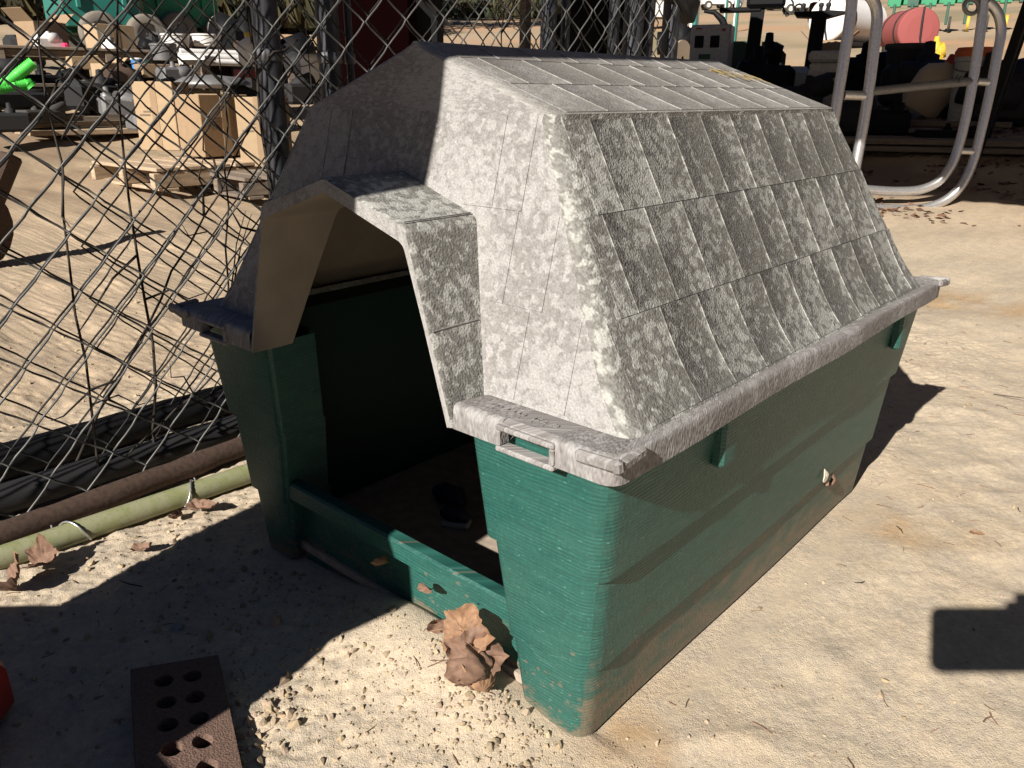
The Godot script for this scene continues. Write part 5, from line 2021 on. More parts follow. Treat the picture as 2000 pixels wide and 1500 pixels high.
func rest() -> void:
	open_shed()
	leaf_litter()
	photographer()
	fences()
	small_things()
	aluminium_frame()
	# ---- left: cartons on a pallet
	var pa := spot(415, 352)
	pallet("pale wooden pallet under the tall cartons", up_at(pa), Vector3(1.15, 0.13, 0.8), face_cam(pa) + 0.52, M.wood)
	var ca := up_at(at(330, 290, 5.95)) + Vector3(0, 0.13, 0)
	carton("tall pale carton at the left end of the pallet", ca, Vector3(0.27, 0.42, 0.22), 0.62, M.card)
	var cb := up_at(at(425, 300, 5.7)) + Vector3(0, 0.13, 0)
	carton("darker carton with an open top in the middle of the pallet", cb, Vector3(0.36, 0.37, 0.25), PI / 2 + 0.12, M.card_dark)
	var cc := up_at(at(522, 300, 5.35)) + Vector3(0, 0.12, 0)
	carton("pale carton half hidden behind the left twin post", cc, Vector3(0.26, 0.40, 0.24), 0.75, M.card)
	var p2 := spot(560, 370)
	pallet("grey wooden pallet at the right behind the dog house roof", up_at(p2), Vector3(0.9, 0.12, 0.7), face_cam(p2) + 0.5, M.wood_old)
	# ---- left: display tables crowded with goods
	var t1 := spot(120, 236)
	table_low("long low plank table of goods at the far left of the yard", up_at(t1), Vector3(2.6, 0.30, 0.9), face_cam(t1) + 0.3, 6)
	plank_pile("plank_pile", "stack of long grey planks lying in front of the low table", up_at(spot(110, 252)), face_cam(t1) + 0.3, 6, 2.3, M.wood_old, 0.15)
	plank_pile("plank_pile", "pale planks on the sand between the low table and the cartons", up_at(spot(250, 262)), face_cam(t1) + 0.35, 4, 1.5, M.wood, 0.15)
	var t2 := spot(300, 178)
	table_low("second plank table behind the cartons", up_at(t2), Vector3(3.2, 0.42, 0.9), face_cam(t2) + 0.25, 6)
	var t3 := at(90, 130, 11.3)
	table_low("third plank table in front of the wood with boxes on it", up_at(t3), Vector3(3.4, 0.35, 1.0), face_cam(t3) + 0.25, 6)
	# goods on the tables: label, pixel, distance, kind
	var ta := face_cam(t1) + 0.3
	carton("open carton with a raised flap at the top left of the yard", at(88, 100, 11.1), Vector3(0.42, 0.30, 0.3), ta + 0.4, M.card_dark, true)
	carton("flat low carton under the white bag", at(150, 118, 10.9), Vector3(0.62, 0.10, 0.35), ta, M.card, false, false)
	carton("square carton with white paper before the left wheel", at(222, 118, 10.6), Vector3(0.42, 0.36, 0.3), ta + 0.1, M.card)
	lumpy("paper_bag", "crumpled white bag on the flat carton", "bag", at(98, 103, 10.8), Vector3(0.30, 0.20, 0.2), M.white, 201, ta)
	lumpy("packing_paper", "loose white paper hanging from the square carton", "paper", at(218, 128, 10.3), Vector3(0.16, 0.26, 0.1), M.white, 202, ta)
	var pk := mb()
	box(pk, Vector3(0, 0.04, 0), Vector3(0.07, 0.09, 0.07), Basis.IDENTITY, 0.02)
	var pko := obj("pink_bottle", pk, M.pink)
	pko.position = at(129, 100, 10.7)
	tag(pko, "small bright pink bottle beside the white bag", "bottle")
	bucket("small blue paint can on the second table", at(270, 140, 9.3), 0.055, 0.12, M.blue, M.white, "paint_can")
	bucket("dark green jar right of the blue can", at(290, 140, 9.3), 0.05, 0.11, M.green_dark, M.black_soft, "jar")
	bucket("grey metal pot behind the blue can", at(322, 118, 9.6), 0.13, 0.16, M.grey_metal, null, "pot")
	bucket("white enamel basin by the right wheel", at(345, 92, 10.0), 0.15, 0.13, M.white, null, "basin")
	bucket("white tub right of the enamel basin", at(405, 90, 10.2), 0.16, 0.12, M.white, null, "basin")
	bucket("white bucket between the twin posts", at(612, 168, 7.6), 0.10, 0.24, M.white, M.white_dirty)
	bucket("white bucket low behind the roof edge by the right twin post", at(672, 170, 7.6), 0.13, 0.14, M.white, M.white_dirty)
	for q in [["bundle of white plastic pipes on the second table", 440, 120, 9.4, 0.9], ["shorter white pipe below the bundle of white pipes", 420, 128, 9.2, 0.7]]:
		var o := thing("white_pipe", q[0], "pipe", at(q[1], q[2], q[3]), face_cam(t2) + 0.3)
		for k in 3:
			var st := mb()
			tube(st, [Vector3(-q[4] * 0.5, 0.03 + 0.05 * (k / 2), 0.07 * (k % 2)), Vector3(q[4] * 0.5, 0.03 + 0.05 * (k / 2), 0.07 * (k % 2))], 0.032, 10)
			obj("pipe", st, M.white, o)
	var ld := mb()
	lathe(ld, [Vector2(0.30, 0.0), Vector2(0.30, 0.02), Vector2(0.22, 0.06), Vector2(0, 0.08)], Transform3D.IDENTITY, 20)
	var ldo := obj("metal_dish", ld, M.grey_metal)
	ldo.position = at(415, 166, 7.4)
	tag(ldo, "round grey metal dish on top of the darker carton", "dish")
	var wj := at(492, 130, 8.4)
	jug("white jug with a yellow label by the left twin post", wj, 0.24, Basis(Vector3.UP, face_cam(wj)), M.white, M.yellow)
	carton("small red box below the white jug", at(480, 152, 8.0), Vector3(0.16, 0.07, 0.12), 0.4, M.red_faded, false, false)
	carton("flat white tray above the darker carton", at(385, 118, 9.0), Vector3(0.30, 0.04, 0.2), 0.5, M.white, false, false)
	carton("small carton in the middle of the second table", at(300, 152, 8.8), Vector3(0.26, 0.12, 0.2), ta, M.card_dark, false, false)
	carton("small tan carton left of the middle of the second table", at(212, 150, 8.9), Vector3(0.20, 0.12, 0.2), ta + 0.3, M.card, true)
	carton("orange-brown carton at the edge of the third table", at(160, 135, 10.0), Vector3(0.24, 0.12, 0.2), ta, M.card, false, false)
	# green hose and machine parts
	for q in [["bright green corrugated hose sloping up at the left edge", [[-60, 190], [0, 170], [30, 150], [65, 122]]], ["lower bright green corrugated hose at the left edge", [[-60, 178], [0, 172], [30, 166], [55, 163], [62, 170]]]]:
		var pts := []
		for s in q[1]:
			pts.append(at(s[0], s[1], 7.3))
		var cur := Curve3D.new()
		for s in pts:
			cur.add_point(s)
		cur.bake_interval = 0.012
		var bp := Array(cur.get_baked_points())
		var rr := []
		for i in bp.size():
			rr.append(0.040 + (0.004 if i % 2 == 0 else -0.003))
		var st := mb()
		tube(st, bp, rr, 12)
		tag(obj("green_hose", st, M.lime, null), q[0], "hose")
	var parts := [["dark engine block with fittings in the middle of the low table", 185, 200, 7.9, 0.42, 0.26, "black_soft"], ["grey cast machine part right of the engine block", 240, 215, 7.5, 0.36, 0.2, "grey_metal"], ["grey gearbox on the low table near the pale carton", 262, 208, 7.6, 0.3, 0.22, "rubber"], ["heap of dark tools at the left end of the low table", 30, 200, 7.6, 0.5, 0.16, "black_soft"], ["dark pump left of the green hose end", 10, 150, 8.4, 0.34, 0.2, "black_soft"], ["rusty motor on the second table left of the blue can", 235, 150, 8.6, 0.28, 0.16, "rust"], ["dark toolbox behind the green hose", 100, 170, 8.6, 0.45, 0.2, "black"], ["grey motor on the second table behind the pale carton", 340, 150, 8.6, 0.3, 0.18, "grey_metal"], ["pile of dark fittings behind the twin posts", 590, 190, 7.2, 0.4, 0.2, "black_soft"], ["brown scrap heap on the sand by the grey planks", 30, 235, 7.9, 0.35, 0.12, "rubber"], ["grey scrap metal on the pale planks", 290, 240, 6.9, 0.3, 0.14, "grey_metal"], ["grey enamel stove part at the left of the second table", 130, 168, 8.8, 0.36, 0.14, "concrete"]]
	var sd := 400
	for q in parts:
		lumpy("machine_part", q[0], "machine part", at(q[1], q[2] + 14.0, q[3]), Vector3(q[4], q[5], q[4] * 0.7), M[q[6]], sd, ta)
		sd += 1
	var more := [["tall dark crate standing between the third table and the teal machine", 45, 85, 13.2, 0.5, 0.5, "black_soft"], ["dark compressor behind the square carton", 262, 100, 12.0, 0.5, 0.35, "black_soft"], ["black engine in the gap between the green machines", 300, 85, 13.5, 0.5, 0.4, "black"], ["dark trunk-like box right of the bright green machine", 480, 85, 12.6, 0.9, 0.8, "black"], ["rusty stove behind the white enamel basin", 440, 88, 11.4, 0.6, 0.45, "rust"], ["black crate behind the white plastic pipes", 500, 112, 10.6, 0.6, 0.4, "black_soft"], ["dark heap of tyres and hoses left of the third table", -10, 120, 10.2, 0.8, 0.4, "rubber"], ["brown wooden crate at the left end of the second table", 60, 158, 9.0, 0.4, 0.24, "wood_old"], ["dark gearbox under the edge of the second table", 170, 186, 8.3, 0.6, 0.22, "black"], ["black crate under the second table behind the pale carton", 280, 186, 8.2, 0.6, 0.24, "black"], ["dark motor on the sand left of the grey planks", 5, 268, 6.9, 0.4, 0.16, "black_soft"], ["small dark fittings on the grey planks", 75, 246, 7.3, 0.4, 0.12, "rubber"], ["dark tool chest between the twin posts and the red machine", 625, 120, 9.4, 0.6, 0.4, "black_soft"], ["dark blower behind the left twin post", 540, 90, 11.0, 0.7, 0.6, "black"], ["black heap behind the cartons at the right end", 470, 190, 7.4, 0.6, 0.24, "black_soft"]]
	for q in more:
		lumpy("machine_part", q[0], "machine part", up_at(at(q[1], q[2], q[3])) + Vector3(0, 0.0 if q[3] > 9.5 else 0.12, 0), Vector3(q[4], q[5], q[4] * 0.7), M[q[6]], sd, ta + 0.2)
		sd += 1
	var shade_goods := [["black mower deck in the shade right of the cooler", 1668, 215, 7.6, 0.5, 0.3], ["dark engine on the ground in front of the black bin", 1735, 215, 7.6, 0.4, 0.26], ["dark generator behind the beige jug", 1775, 165, 9.6, 0.6, 0.5], ["black heap of hoses in front of the orange-lidded bucket", 1850, 255, 7.1, 0.5, 0.16], ["dark machine between the wash tub and the flat-table pedestal", 1560, 165, 8.8, 0.5, 0.34], ["black cabinet low behind the wash tub", 1500, 150, 9.6, 0.6, 0.5], ["dark box stack right of the aluminium frame", 1960, 205, 8.4, 0.6, 0.5], ["long dark motor deep in the shade behind the black bin", 1680, 130, 10.6, 0.9, 0.5], ["dark saw table behind the steel uprights", 1930, 165, 9.8, 0.7, 0.45]]
	for q in shade_goods:
		var sp := up_at(at(q[1], q[2], q[3]))
		lumpy("machine_part", q[0], "machine part", sp, Vector3(q[4], q[5], q[4] * 0.6), M.black if sd % 2 == 0 else M.black_soft, sd, face_cam(sp) + 0.2)
		sd += 1
	# rusty implement leaning at the left edge
	var ri := thing("rusty_implement", "rusty brown steel implement leaning at the left edge of the yard", "farm implement", up_at(at(10, 490, 3.75)), 0.3)
	var ib := mb()
	box(ib, Vector3(-0.06, 0.20, 0), Vector3(0.07, 0.50, 0.07), Basis(Vector3(1, 0, 0.2).normalized(), -0.55), 0.01)
	obj("beam", ib, M.rust, ri)
	barrel_shape([Vector2(0, -0.03), Vector2(0.17, -0.03), Vector2(0.18, 0.0), Vector2(0.17, 0.03), Vector2(0, 0.03)], M.rust, ri, "disc", Transform3D(Basis(Vector3(0, 0, 1), PI / 2), Vector3(-0.05, 0.16, 0.10)), 20)
	# ---- green machines and the wood
	green_machine("teal green hopper machine on dusty wheels at the top left", up_at(at(185, 60, 15.5)), face_cam(at(185, 60, 15.5)) + 0.25, M.teal, 0.55)
	green_machine("bright green hopper machine on dusty wheels left of the twin posts", up_at(at(345, 60, 16.5)), face_cam(at(345, 60, 16.5)) + 0.2, M.green_paint, 0.6)
	var tl := ["leftmost pine trunk at the edge of the wood", "pine trunk left of the teal machine", "pine trunk behind the teal machine", "pine trunk between the two green machines", "pine trunk behind the bright green machine", "pine trunk right of the green machines", "pine trunk behind the twin posts", "pine trunk at the right end of the wood"]
	for k in 8:
		var u: float = [-60, 25, 150, 290, 380, 470, 575, 720][k]
		var p := up_at(at(u, 100, 25.0 + 3.0 * (k % 3)))
		tree(tl[k], p, 9.0 + k % 3, 0.16 + 0.03 * (k % 2), 500 + k)
	brush()
	# ---- dark machine behind the fence, over the peak
	var dm := up_at(at(755, 120, 5.2))
	var d := thing("dark_red_mower", "dark red and black machine in shade behind the fence over the roof peak", "machine", dm, face_cam(dm))
	var hb := mb()
	box(hb, Vector3(-0.05, 0.75, 0), Vector3(0.46, 0.7, 0.5), Basis.IDENTITY, 0.05)
	obj("hood", hb, M.dark_red, d)
	var sb := mb()
	box(sb, Vector3(0.22, 0.7, -0.1), Vector3(0.24, 1.1, 0.4), Basis.IDENTITY, 0.04)
	obj("seat_box", sb, M.black, d)
	var gb := mb()
	box(gb, Vector3(-0.1, 0.42, 0.22), Vector3(0.6, 0.28, 0.2), Basis.IDENTITY, 0.05)
	obj("front_grille", gb, M.black, d)
	wheel(d, Vector3(-0.24, 0.2, 0.2), 0.2, 0.14, PI / 2, M.rubber, M.black)
	wheel(d, Vector3(0.26, 0.2, 0.2), 0.2, 0.14, PI / 2, M.rubber, M.black)
	var tr := up_at(at(915, 95, 6.3))
	var t := thing("loose_wheel", "dark wheel lying on end behind the fence right of the red machine", "wheel", tr, face_cam(tr))
	wheel(t, Vector3(0, 0.34, 0), 0.16, 0.12, 0.5, M.rubber, M.grey_metal)
	var bk := up_at(at(1000, 130, 7.0))
	lumpy("machine_part", "long dark motor behind the mesh left of the slanting post", "machine part", bk, Vector3(0.8, 0.5, 0.5), M.black_soft, 450, face_cam(bk))
	var b2 := up_at(at(1155, 130, 7.5))
	lumpy("machine_part", "tall black machine behind the mesh between the posts over the ridge", "machine part", b2, Vector3(0.55, 1.3, 0.5), M.black, 451, face_cam(b2))
	# ---- right: goods in the shade of the shed; sizes are those that the photograph shows at each distance
	var P: Vector3
	var s: float
	P = spot(1384, 168)
	s = grain(P)
	var cab := thing("white_cabinet", "white metal cabinet with two dark panels behind the roof ridge", "cabinet", P, face_cam(P) - 0.15)
	var cs := mb()
	box(cs, Vector3(0, 54 * s, 0), Vector3(74, 108, 60) * s, Basis.IDENTITY, 2.5 * s)
	obj("case", cs, M.white_dirty, cab)
	for x in [-20.0, 9.0]:
		var pn := mb()
		box(pn, Vector3(x * s, 78 * s, 30 * s), Vector3(17, 21, 2.4) * s, Basis.IDENTITY, 0.6 * s)
		obj("dark_panel", pn, M.black, cab)
	var bt := mb()
	box(bt, Vector3(-8 * s, 52 * s, 30 * s), Vector3(22, 9, 2.4) * s, Basis.IDENTITY, 0.6 * s)
	obj("lower_panel", bt, M.green_dark, cab)
	var cr := mb()
	box(cr, Vector3(-22 * s, 101 * s, 30.5 * s), Vector3(10, 3, 2) * s)
	box(cr, Vector3(24 * s, 98 * s, 30.5 * s), Vector3(7, 5, 2) * s)
	obj("red_badge", cr, M.red_faded, cab)
	P = spot(1436, 164)
	s = grain(P)
	carton("dark green metal box right of the white cabinet", P, Vector3(30, 76, 30) * s, face_cam(P), M.green_dark, false, false)
	P = spot(1463, 158)
	s = grain(P)
	spool("pale cable spool standing on edge right of the white cabinet", P, 36 * s, 26 * s, face_cam(P) + 0.85)
	P = spot(1318, 150)
	s = grain(P)
	spool("dim cable spool left of the white cabinet", P, 33 * s, 26 * s, face_cam(P) + 1.0)
	P = spot(1463, 172)
	s = grain(P)
	pedestal_machine("tall black pedestal machine with a boxy motor head", P, 25 * s, 142 * s, face_cam(P), true)
	P = spot(1580, 178)
	s = grain(P)
	pedestal_machine("black pedestal with a pointed flat table on top", P, 27 * s, 132 * s, face_cam(P), false)
	P = spot(1436, 158)
	var arm := thing("folding_arm", "black folding arm rising over the white cabinet", "machine", P)
	var am := mb()
	var ap := [Vector3.ZERO]
	var far: float = Vector2(P.x - CAM.x, P.z - CAM.z).length()
	for q in [[1434, 120], [1425, 85], [1420, 60], [1410, 38], [1395, 24], [1375, 22]]:
		ap.append(at(q[0], q[1], far) - P)
	tube(am, ap, [0.02, 0.02, 0.03, 0.045, 0.05, 0.035, 0.02], 8)
	obj("boom", am, M.black, arm)
	P = spot(1508, 158)
	s = grain(P)
	lumpy("machine_part", "black electric motor between the two pedestals", "machine part", P, Vector3(46, 70, 34) * s, M.black, 452, face_cam(P))
	P = spot(1535, 180)
	s = grain(P)
	lumpy("machine_part", "low dark engine in front of the black electric motor", "machine part", P, Vector3(60, 40, 40) * s, M.black_soft, 453, 0.5)
	P = spot(1335, 140)
	s = grain(P)
	lumpy("machine_part", "dark heap of parts behind the white cabinet", "machine part", P, Vector3(90, 80, 50) * s, M.black, 454, 0.5)
	P = spot(1537, 204)
	s = grain(P)
	var tub := thing("wash_tub", "upturned pale tub with rounded corners at the back of the roof", "tub", P, face_cam(P) + 0.2)
	var tm := mb()
	box(tm, Vector3(0, 36 * s, 0), Vector3(74, 66, 50) * s, Basis.IDENTITY, 12 * s)
	obj("body", tm, M.white_dirty, tub)
	var te := mb()
	box(te, Vector3(0, 5 * s, 0), Vector3(82, 7, 58) * s, Basis.IDENTITY, 2 * s)
	obj("edge", te, M.white_dirty, tub)
	P = spot(1606, 214)
	s = grain(P)
	var cl := thing("white_cooler", "white box cooler with a lid left of the aluminium frame", "cooler", P, face_cam(P) - 0.1)
	var c1 := mb()
	box(c1, Vector3(0, 42 * s, 0), Vector3(62, 84, 60) * s, Basis.IDENTITY, 4 * s)
	obj("body", c1, M.white_dirty, cl)
	var c2 := mb()
	box(c2, Vector3(0, 95 * s, 0), Vector3(69, 20, 66) * s, Basis.IDENTITY, 5 * s)
	obj("lid", c2, M.white_dirty, cl)
	var c3 := mb()
	box(c3, Vector3(14 * s, 62 * s, 30.4 * s), Vector3(26, 10, 2) * s, Basis.IDENTITY, 0.6 * s)
	obj("label_plate", c3, M.black_soft, cl)
	P = spot(1606, 165)
	s = grain(P)
	carton("brown cardboard box behind the cooler lid", P, Vector3(66, 78, 50) * s, 0.3, M.card_dark, true)
	P = spot(1758, 200)
	s = grain(P)
	var bin := thing("black_bin", "large black open bin under the red tank", "bin", P, face_cam(P))
	barrel_shape([Vector2(0, 0), Vector2(31 * s, 0), Vector2(38 * s, 96 * s), Vector2(41 * s, 96 * s), Vector2(41 * s, 104 * s), Vector2(36 * s, 104 * s), Vector2(31 * s, 12 * s), Vector2(0, 12 * s)], M.black_soft, bin, "body")
	barrel_shape([Vector2(41.3 * s, 95 * s), Vector2(42.5 * s, 100 * s), Vector2(41.3 * s, 105 * s)], M.rubber, bin, "rolled_rim")
	P = spot(1788, 232)
	s = grain(P)
	jug("beige plastic jug with a red cap tilted to the right", P + Vector3(0, 12 * s, 0), 92 * s, Basis(Vector3.UP, face_cam(P)) * Basis(Vector3(0, 0, 1), -0.5), M.beige, M.red)
	P = spot(1880, 240)
	s = grain(P)
	bucket("tall white bucket with an orange lid behind the aluminium frame", P, 33 * s, 128 * s, M.white_dirty, M.orange)
	P = spot(1834, 232)
	s = grain(P)
	bucket("dark bucket left of the orange-lidded bucket", P, 24 * s, 82 * s, M.black_soft)
	P = spot(1815, 170)
	s = grain(P)
	lumpy("toy_digger", "small yellow and green plastic machine behind the beige jug", "toy", P + Vector3(0, 40 * s, 0), Vector3(34, 46, 26) * s, M.yellow, 455, 0.4)
	P = spot(1815, 172)
	s = grain(P)
	carton("dark green crate under the yellow plastic machine", P, Vector3(40, 44, 30) * s, face_cam(P), M.green_dark, false, false)
	P = spot(1990, 232)
	s = grain(P)
	carton("orange crate at the right edge in the shade", P, Vector3(50, 74, 60) * s, face_cam(P) + 0.3, M.orange, false, false)
	P = spot(1936, 240)
	s = grain(P)
	carton("dark wooden box left of the orange crate", P, Vector3(54, 60, 60) * s, face_cam(P), M.black_soft, false, false)
	plank_pile("plank_pile", "grey planks and rails lying in the shade behind the aluminium frame", up_at(at(1850, 270, 6.9)), face_cam(at(1850, 270, 6.9)) + 0.15, 6, 1.5, M.wood_old, 0.2)
	plank_pile("plank_pile", "second row of grey planks deeper in the shade", up_at(at(1760, 235, 7.8)), face_cam(at(1760, 235, 7.8)) - 0.2, 5, 1.4, M.wood_old, 0.2)
	for q in [["black steel upright at the right edge of the yard, the nearer one", 1984, 6.4, 0.055], ["slim black steel upright at the right edge behind the nearer one", 1997, 7.2, 0.03]]:
		var up := up_at(at(q[1] - 30, 230, q[2]))
		var u := thing("steel_upright", q[0], "post", up)
		var us := mb()
		box(us, Vector3(0.0, 0.8, 0), Vector3(q[3], 1.7, q[3]), Basis(cam_basis * Vector3(0, 0, 1), -0.16), 0.004)
		obj("upright", us, M.black, u)
	# ---- far field
	drum_tank("white fuel tank lying on a dark stand across the field", up_at(at(1650, 95, 15.0)), 0.33, 1.3, face_cam(at(1650, 95, 15.0)) - 0.5, M.white, 0.30)
	drum_tank("faded red fuel tank lying on a dark stand across the field", up_at(at(1768, 95, 14.0)), 0.29, 0.8, face_cam(at(1768, 95, 14.0)) + 0.35, M.red_faded, 0.22)
	# green planters: a bar with many row units
	var pl := up_at(at(1880, 62, 24.0))
	var pt := thing("row_planter", "long green row planter with many units across the field", "farm machine", pl, face_cam(pl))
	var bar := mb()
	box(bar, Vector3(0, 0.75, -0.2), Vector3(3.6, 0.14, 0.14), Basis.IDENTITY, 0.01)
	obj("tool_bar", bar, M.green_paint, pt)
	for k in 9:
		var x := -1.6 + 0.4 * k
		var un := mb()
		prism(un, [Vector2(-0.12, 0.62), Vector2(0.12, 0.62), Vector2(0.15, 1.15), Vector2(-0.15, 1.15)], -0.15, 0.2, Transform3D(Basis.IDENTITY, Vector3(x, 0, 0)))
		var uo := obj("row_unit", un, M.green_paint if k % 3 != 1 else M.green_dark, pt)
		var yl := mb()
		box(yl, Vector3(x, 0.42, 0.2), Vector3(0.06, 0.5, 0.1), Basis.IDENTITY, 0.01)
		obj("shank", yl, M.green_dark, uo)
		var dw := mb()
		lathe(dw, [Vector2(0, -0.03), Vector2(0.17, -0.03), Vector2(0.17, 0.03), Vector2(0, 0.03)], Transform3D(Basis(Vector3(0, 0, 1), PI / 2), Vector3(x + 0.08, 0.18, 0.25)), 14)
		obj("press_wheel", dw, M.yellow if k % 2 == 0 else M.rubber, uo)
	var far_things := [["small dark cart with red sides far across the field", 1615, 24, 40.0, 0.62, "dark_red"], ["pale van far across the field left of the dark cart", 1562, 20, 44.0, 0.75, "white"], ["blue cart far across the field", 1583, 12, 47.0, 0.62, "blue"], ["dark truck at the far edge of the field", 1530, 16, 52.0, 0.9, "black_soft"], ["white truck at the far edge of the field left of the pedestal", 1400, 10, 56.0, 0.9, "white"], ["grey truck at the far edge over the folding arm", 1425, 8, 60.0, 0.8, "grey_metal"], ["orange cart in front of the dark cart across the field", 1600, 32, 33.0, 0.35, "orange"]]
	for q in far_things:
		var p := up_at(at(q[1], q[2], q[3]))
		small_vehicle(q[0], p, face_cam(p) + 0.25, M[q[5]], q[4])
	for q in [["striped white and teal marker post across the field", 1356, 40, 17.0, 0.09, "white"], ["slim white marker post right of the folding arm", 1437, 42, 17.0, 0.05, "white"], ["slim pale marker post at the far field edge", 1418, 20, 26.0, 0.05, "white"]]:
		var p := up_at(at(q[1], q[2], q[3]))
		var o := thing("marker_post", q[0], "post", p)
		var st := mb()
		tube(st, [Vector3(0, -0.2, 0), Vector3(0, 1.6, 0)], q[4], 10)
		obj("pole", st, M[q[5]], o)
		for k in 3:
			var bd := mb()
			tube(bd, [Vector3(q[4] * 0.5, -0.1, q[4] * 0.62), Vector3(q[4] * 0.5 - 0.0 * k, 1.58, q[4] * 0.62)], q[4] * 0.55, 8)
			if k == 0:
				obj("teal_stripe", bd, M.teal, o)
	var wb2 := up_at(at(1178, 20, 40.0))
	small_vehicle("white van at the far edge seen through the mesh", wb2, face_cam(wb2), M.white, 1.2)
	var sh2 := up_at(at(1292, 16, 30.0))
	small_vehicle("white trailer seen between the gate posts", sh2, face_cam(sh2) + 0.4, M.white, 0.9)

# brown leaf litter and straw on the ground in the shade of the shed
func leaf_litter() -> void:
	var st := mb()
	tri(st, Vector3(-0.5, 0, -0.2), Vector3(0.5, 0.12, 0.0), Vector3(0.0, 0.05, 0.35))
	tri(st, Vector3(-0.5, 0, -0.2), Vector3(0.1, 0.05, -0.4), Vector3(0.5, 0.12, 0.0))
	st.generate_normals()
	var mesh := st.commit()
	var q := RandomNumberGenerator.new()
	q.seed = 77
	var xf := []
	var col := []
	for k in 5200:
		var u := q.randf_range(1150.0, 2060.0)
		var d := q.randf_range(4.6, 9.5)
		var p := at(u, 185.0, d)
		if n_mid.get_noise_2d(p.x * 0.1, p.z * 0.1) + q.randf_range(-0.25, 0.25) < (0.05 if d > 5.6 else 0.22):
			continue
		p.y = sand_height(p.x, p.z) + 0.003
		var s := q.randf_range(0.02, 0.065)
		xf.append(Transform3D(Basis.from_euler(Vector3(q.randf_range(-0.5, 0.5), q.randf() * TAU, q.randf_range(-0.5, 0.5))).scaled(Vector3(s, s, s)), p))
		var g := q.randf_range(0.5, 1.7)
		col.append(Color(g, g * q.randf_range(0.85, 1.05), g * 0.95))
	var mm := MultiMesh.new()
	mm.transform_format = MultiMesh.TRANSFORM_3D
	mm.use_colors = true
	mm.mesh = mesh
	mm.instance_count = xf.size()
	for i in xf.size():
		mm.set_instance_transform(i, xf[i])
		mm.set_instance_color(i, col[i])
	var o := MultiMeshInstance3D.new()
	o.multimesh = mm
	o.material_override = M.litter
	o.name = "leaf_litter"
	add_child(o)
	o.set_meta("kind", "stuff")
	tag(o, "brown leaf litter scattered on the ground around the aluminium frame", "leaves")

# ---------------------------------------------------------------- the photographer, crouching out of the picture
func capsule(p: Vector3, a: Vector3, b: Vector3, ra: float, rb: float) -> float:
	var ab := b - a
	var t: float = clamp((p - a).dot(ab) / ab.length_squared(), 0.0, 1.0)
	return (p - a - ab * t).length() - lerp(ra, rb, t)

func body_field(bones: Array, p: Vector3, k: float) -> float:
	var d := 10.0
	for b in bones:
		var e := capsule(p, b[0], b[1], b[2], b[3])
		var h: float = clamp(0.5 + 0.5 * (d - e) / k, 0.0, 1.0)
		d = lerp(d, e, h) - k * h * (1.0 - h)
	return d

func nets(st: SurfaceTool, bones: Array, cell: float, k: float, paint: Callable) -> void:
	var lo := Vector3.INF
	var hi := -Vector3.INF
	for b in bones:
		for i in 2:
			var m: Vector3 = Vector3.ONE * (b[2 + i] + cell * 2.0)
			lo = lo.min(b[i] - m)
			hi = hi.max(b[i] + m)
	var n := Vector3i(((hi - lo) / cell).ceil()) + Vector3i.ONE
	var f := PackedFloat32Array()
	f.resize(n.x * n.y * n.z)
	for z in n.z:
		for y in n.y:
			for x in n.x:
				f[(z * n.y + y) * n.x + x] = body_field(bones, lo + Vector3(x, y, z) * cell, k)
	var vert := {}
	for z in n.z - 1:
		for y in n.y - 1:
			for x in n.x - 1:
				var c := Vector3.ZERO
				var hits := 0
				for e in [[0, 0, 0, 1, 0, 0], [0, 1, 0, 1, 1, 0], [0, 0, 1, 1, 0, 1], [0, 1, 1, 1, 1, 1], [0, 0, 0, 0, 1, 0], [1, 0, 0, 1, 1, 0], [0, 0, 1, 0, 1, 1], [1, 0, 1, 1, 1, 1], [0, 0, 0, 0, 0, 1], [1, 0, 0, 1, 0, 1], [0, 1, 0, 0, 1, 1], [1, 1, 0, 1, 1, 1]]:
					var fa := f[((z + e[2]) * n.y + y + e[1]) * n.x + x + e[0]]
					var fb := f[((z + e[5]) * n.y + y + e[4]) * n.x + x + e[3]]
					if (fa < 0.0) != (fb < 0.0):
						c += Vector3(e[0], e[1], e[2]).lerp(Vector3(e[3], e[4], e[5]), fa / (fa - fb))
						hits += 1
				if hits > 0:
					vert[Vector3i(x, y, z)] = lo + (Vector3(x, y, z) + c / hits) * cell
	st.set_smooth_group(0)
	for v in vert:
		for ax in 3:
			var u := Vector3i.ZERO
			u[(ax + 1) % 3] = 1
			var w := Vector3i.ZERO
			w[(ax + 2) % 3] = 1
			var a := Vector3i.ZERO
			a[ax] = 1
			if not (vert.has(v - u) and vert.has(v - w) and vert.has(v - u - w)):
				continue
			var i0: float = f[(v.z * n.y + v.y) * n.x + v.x]
			var j: Vector3i = v + a
			var i1: float = f[(j.z * n.y + j.y) * n.x + j.x]
			if (i0 < 0.0) == (i1 < 0.0):
				continue
			var q := [vert[v], vert[v - u], vert[v - u - w], vert[v - w]]
			if i0 >= 0.0:
				q.reverse()
			for t in [0, 2, 1, 0, 3, 2]:
				st.set_color(paint.call(q[t]))
				st.add_vertex(q[t])

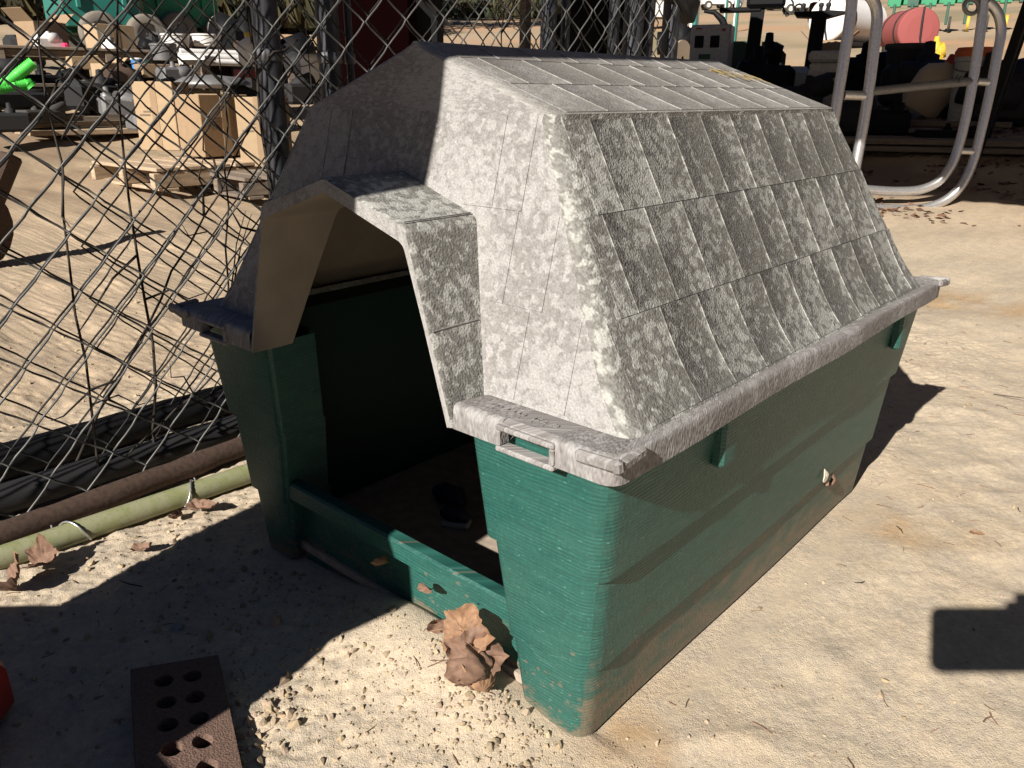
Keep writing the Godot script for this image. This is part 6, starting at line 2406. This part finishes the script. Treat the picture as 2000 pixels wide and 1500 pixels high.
func photographer() -> void:
	var o := thing("person", "person in a dark jacket crouching and holding the phone, outside the picture", "person")
	var sh := Vector3(1.36, 0.98, 1.16)
	var hip := Vector3(1.62, 0.46, 1.46)
	var chest := Vector3(1.50, 0.86, 1.28)
	var wrist := CAM + cam_basis * Vector3(0.205, -0.045, 0.012)
	var elbow := Vector3(1.13, 0.68, 1.06)
	var sh2 := Vector3(1.62, 0.98, 1.04)
	var bones := [
		[hip, chest, 0.145, 0.155], [chest, Vector3(1.48, 1.02, 1.12), 0.13, 0.09], [Vector3(1.48, 1.02, 1.12), Vector3(1.45, 1.14, 1.07), 0.06, 0.055],
		[Vector3(1.43, 1.20, 1.05), Vector3(1.42, 1.25, 1.03), 0.085, 0.095], [Vector3(1.39, 1.19, 0.98), Vector3(1.38, 1.18, 0.965), 0.03, 0.018],
		[sh, sh2, 0.075, 0.075], [sh, elbow, 0.06, 0.047], [elbow, wrist, 0.045, 0.029],
		[sh2, Vector3(1.68, 0.72, 0.98), 0.06, 0.047], [Vector3(1.68, 0.72, 0.98), Vector3(1.55, 0.58, 0.92), 0.044, 0.032], [Vector3(1.55, 0.58, 0.92), Vector3(1.50, 0.54, 0.92), 0.04, 0.03],
		[hip, Vector3(1.44, 0.52, 1.02), 0.10, 0.068], [Vector3(1.44, 0.52, 1.02), Vector3(1.52, 0.09, 1.26), 0.062, 0.045], [Vector3(1.52, 0.055, 1.28), Vector3(1.42, 0.035, 1.08), 0.045, 0.035],
		[hip + Vector3(0.12, 0, -0.05), Vector3(1.74, 0.50, 1.00), 0.10, 0.068], [Vector3(1.74, 0.50, 1.00), Vector3(1.76, 0.09, 1.26), 0.062, 0.045], [Vector3(1.76, 0.055, 1.28), Vector3(1.70, 0.035, 1.07), 0.045, 0.035]]
	var st := mb()
	var paint := func(p: Vector3) -> Color:
		if p.y > 1.12:
			return Color(0.05, 0.035, 0.025) if p.y > 1.24 or p.z > 1.06 else Color(0.48, 0.27, 0.19)
		if p.y < 0.07:
			return Color(0.05, 0.035, 0.025)
		if p.y < 0.56 and p.x > 1.3:
			return Color(0.05, 0.07, 0.13)
		return Color(0.06, 0.06, 0.07)
	nets(st, bones, 0.022, 0.05, paint)
	# the hand: palm, four fingers behind the phone and over its end, thumb along the top
	var H := func(x: float, y: float, z: float) -> Vector3:
		return CAM + cam_basis * Vector3(x, y, z)
	var hb := [[wrist, H.call(0.165, -0.04, 0.012), 0.028, 0.026], [H.call(0.165, -0.055, 0.014), H.call(0.160, -0.005, 0.014), 0.018, 0.018]]
	var fy := [0.012, -0.012, -0.036, -0.060]
	for k in 4:
		var l: float = [0.038, 0.045, 0.042, 0.032][k]
		hb.append([H.call(0.155, fy[k], 0.014), H.call(0.128, fy[k] + 0.004, -0.003 + 0.024), 0.0095, 0.009])
		hb.append([H.call(0.128, fy[k] + 0.004, 0.021), H.call(0.128 - l, fy[k] + 0.006, 0.018), 0.009, 0.0075])
	hb.append([H.call(0.165, -0.002, 0.01), H.call(0.145, 0.022, 0.006), 0.014, 0.011])
	hb.append([H.call(0.145, 0.022, 0.006), H.call(0.112, 0.026, 0.004), 0.0105, 0.008])
	var skin := func(_p: Vector3) -> Color:
		return Color(0.48, 0.27, 0.19)
	nets(st, hb, 0.0045, 0.006, skin)
	obj("body", st, M.cloth, o)
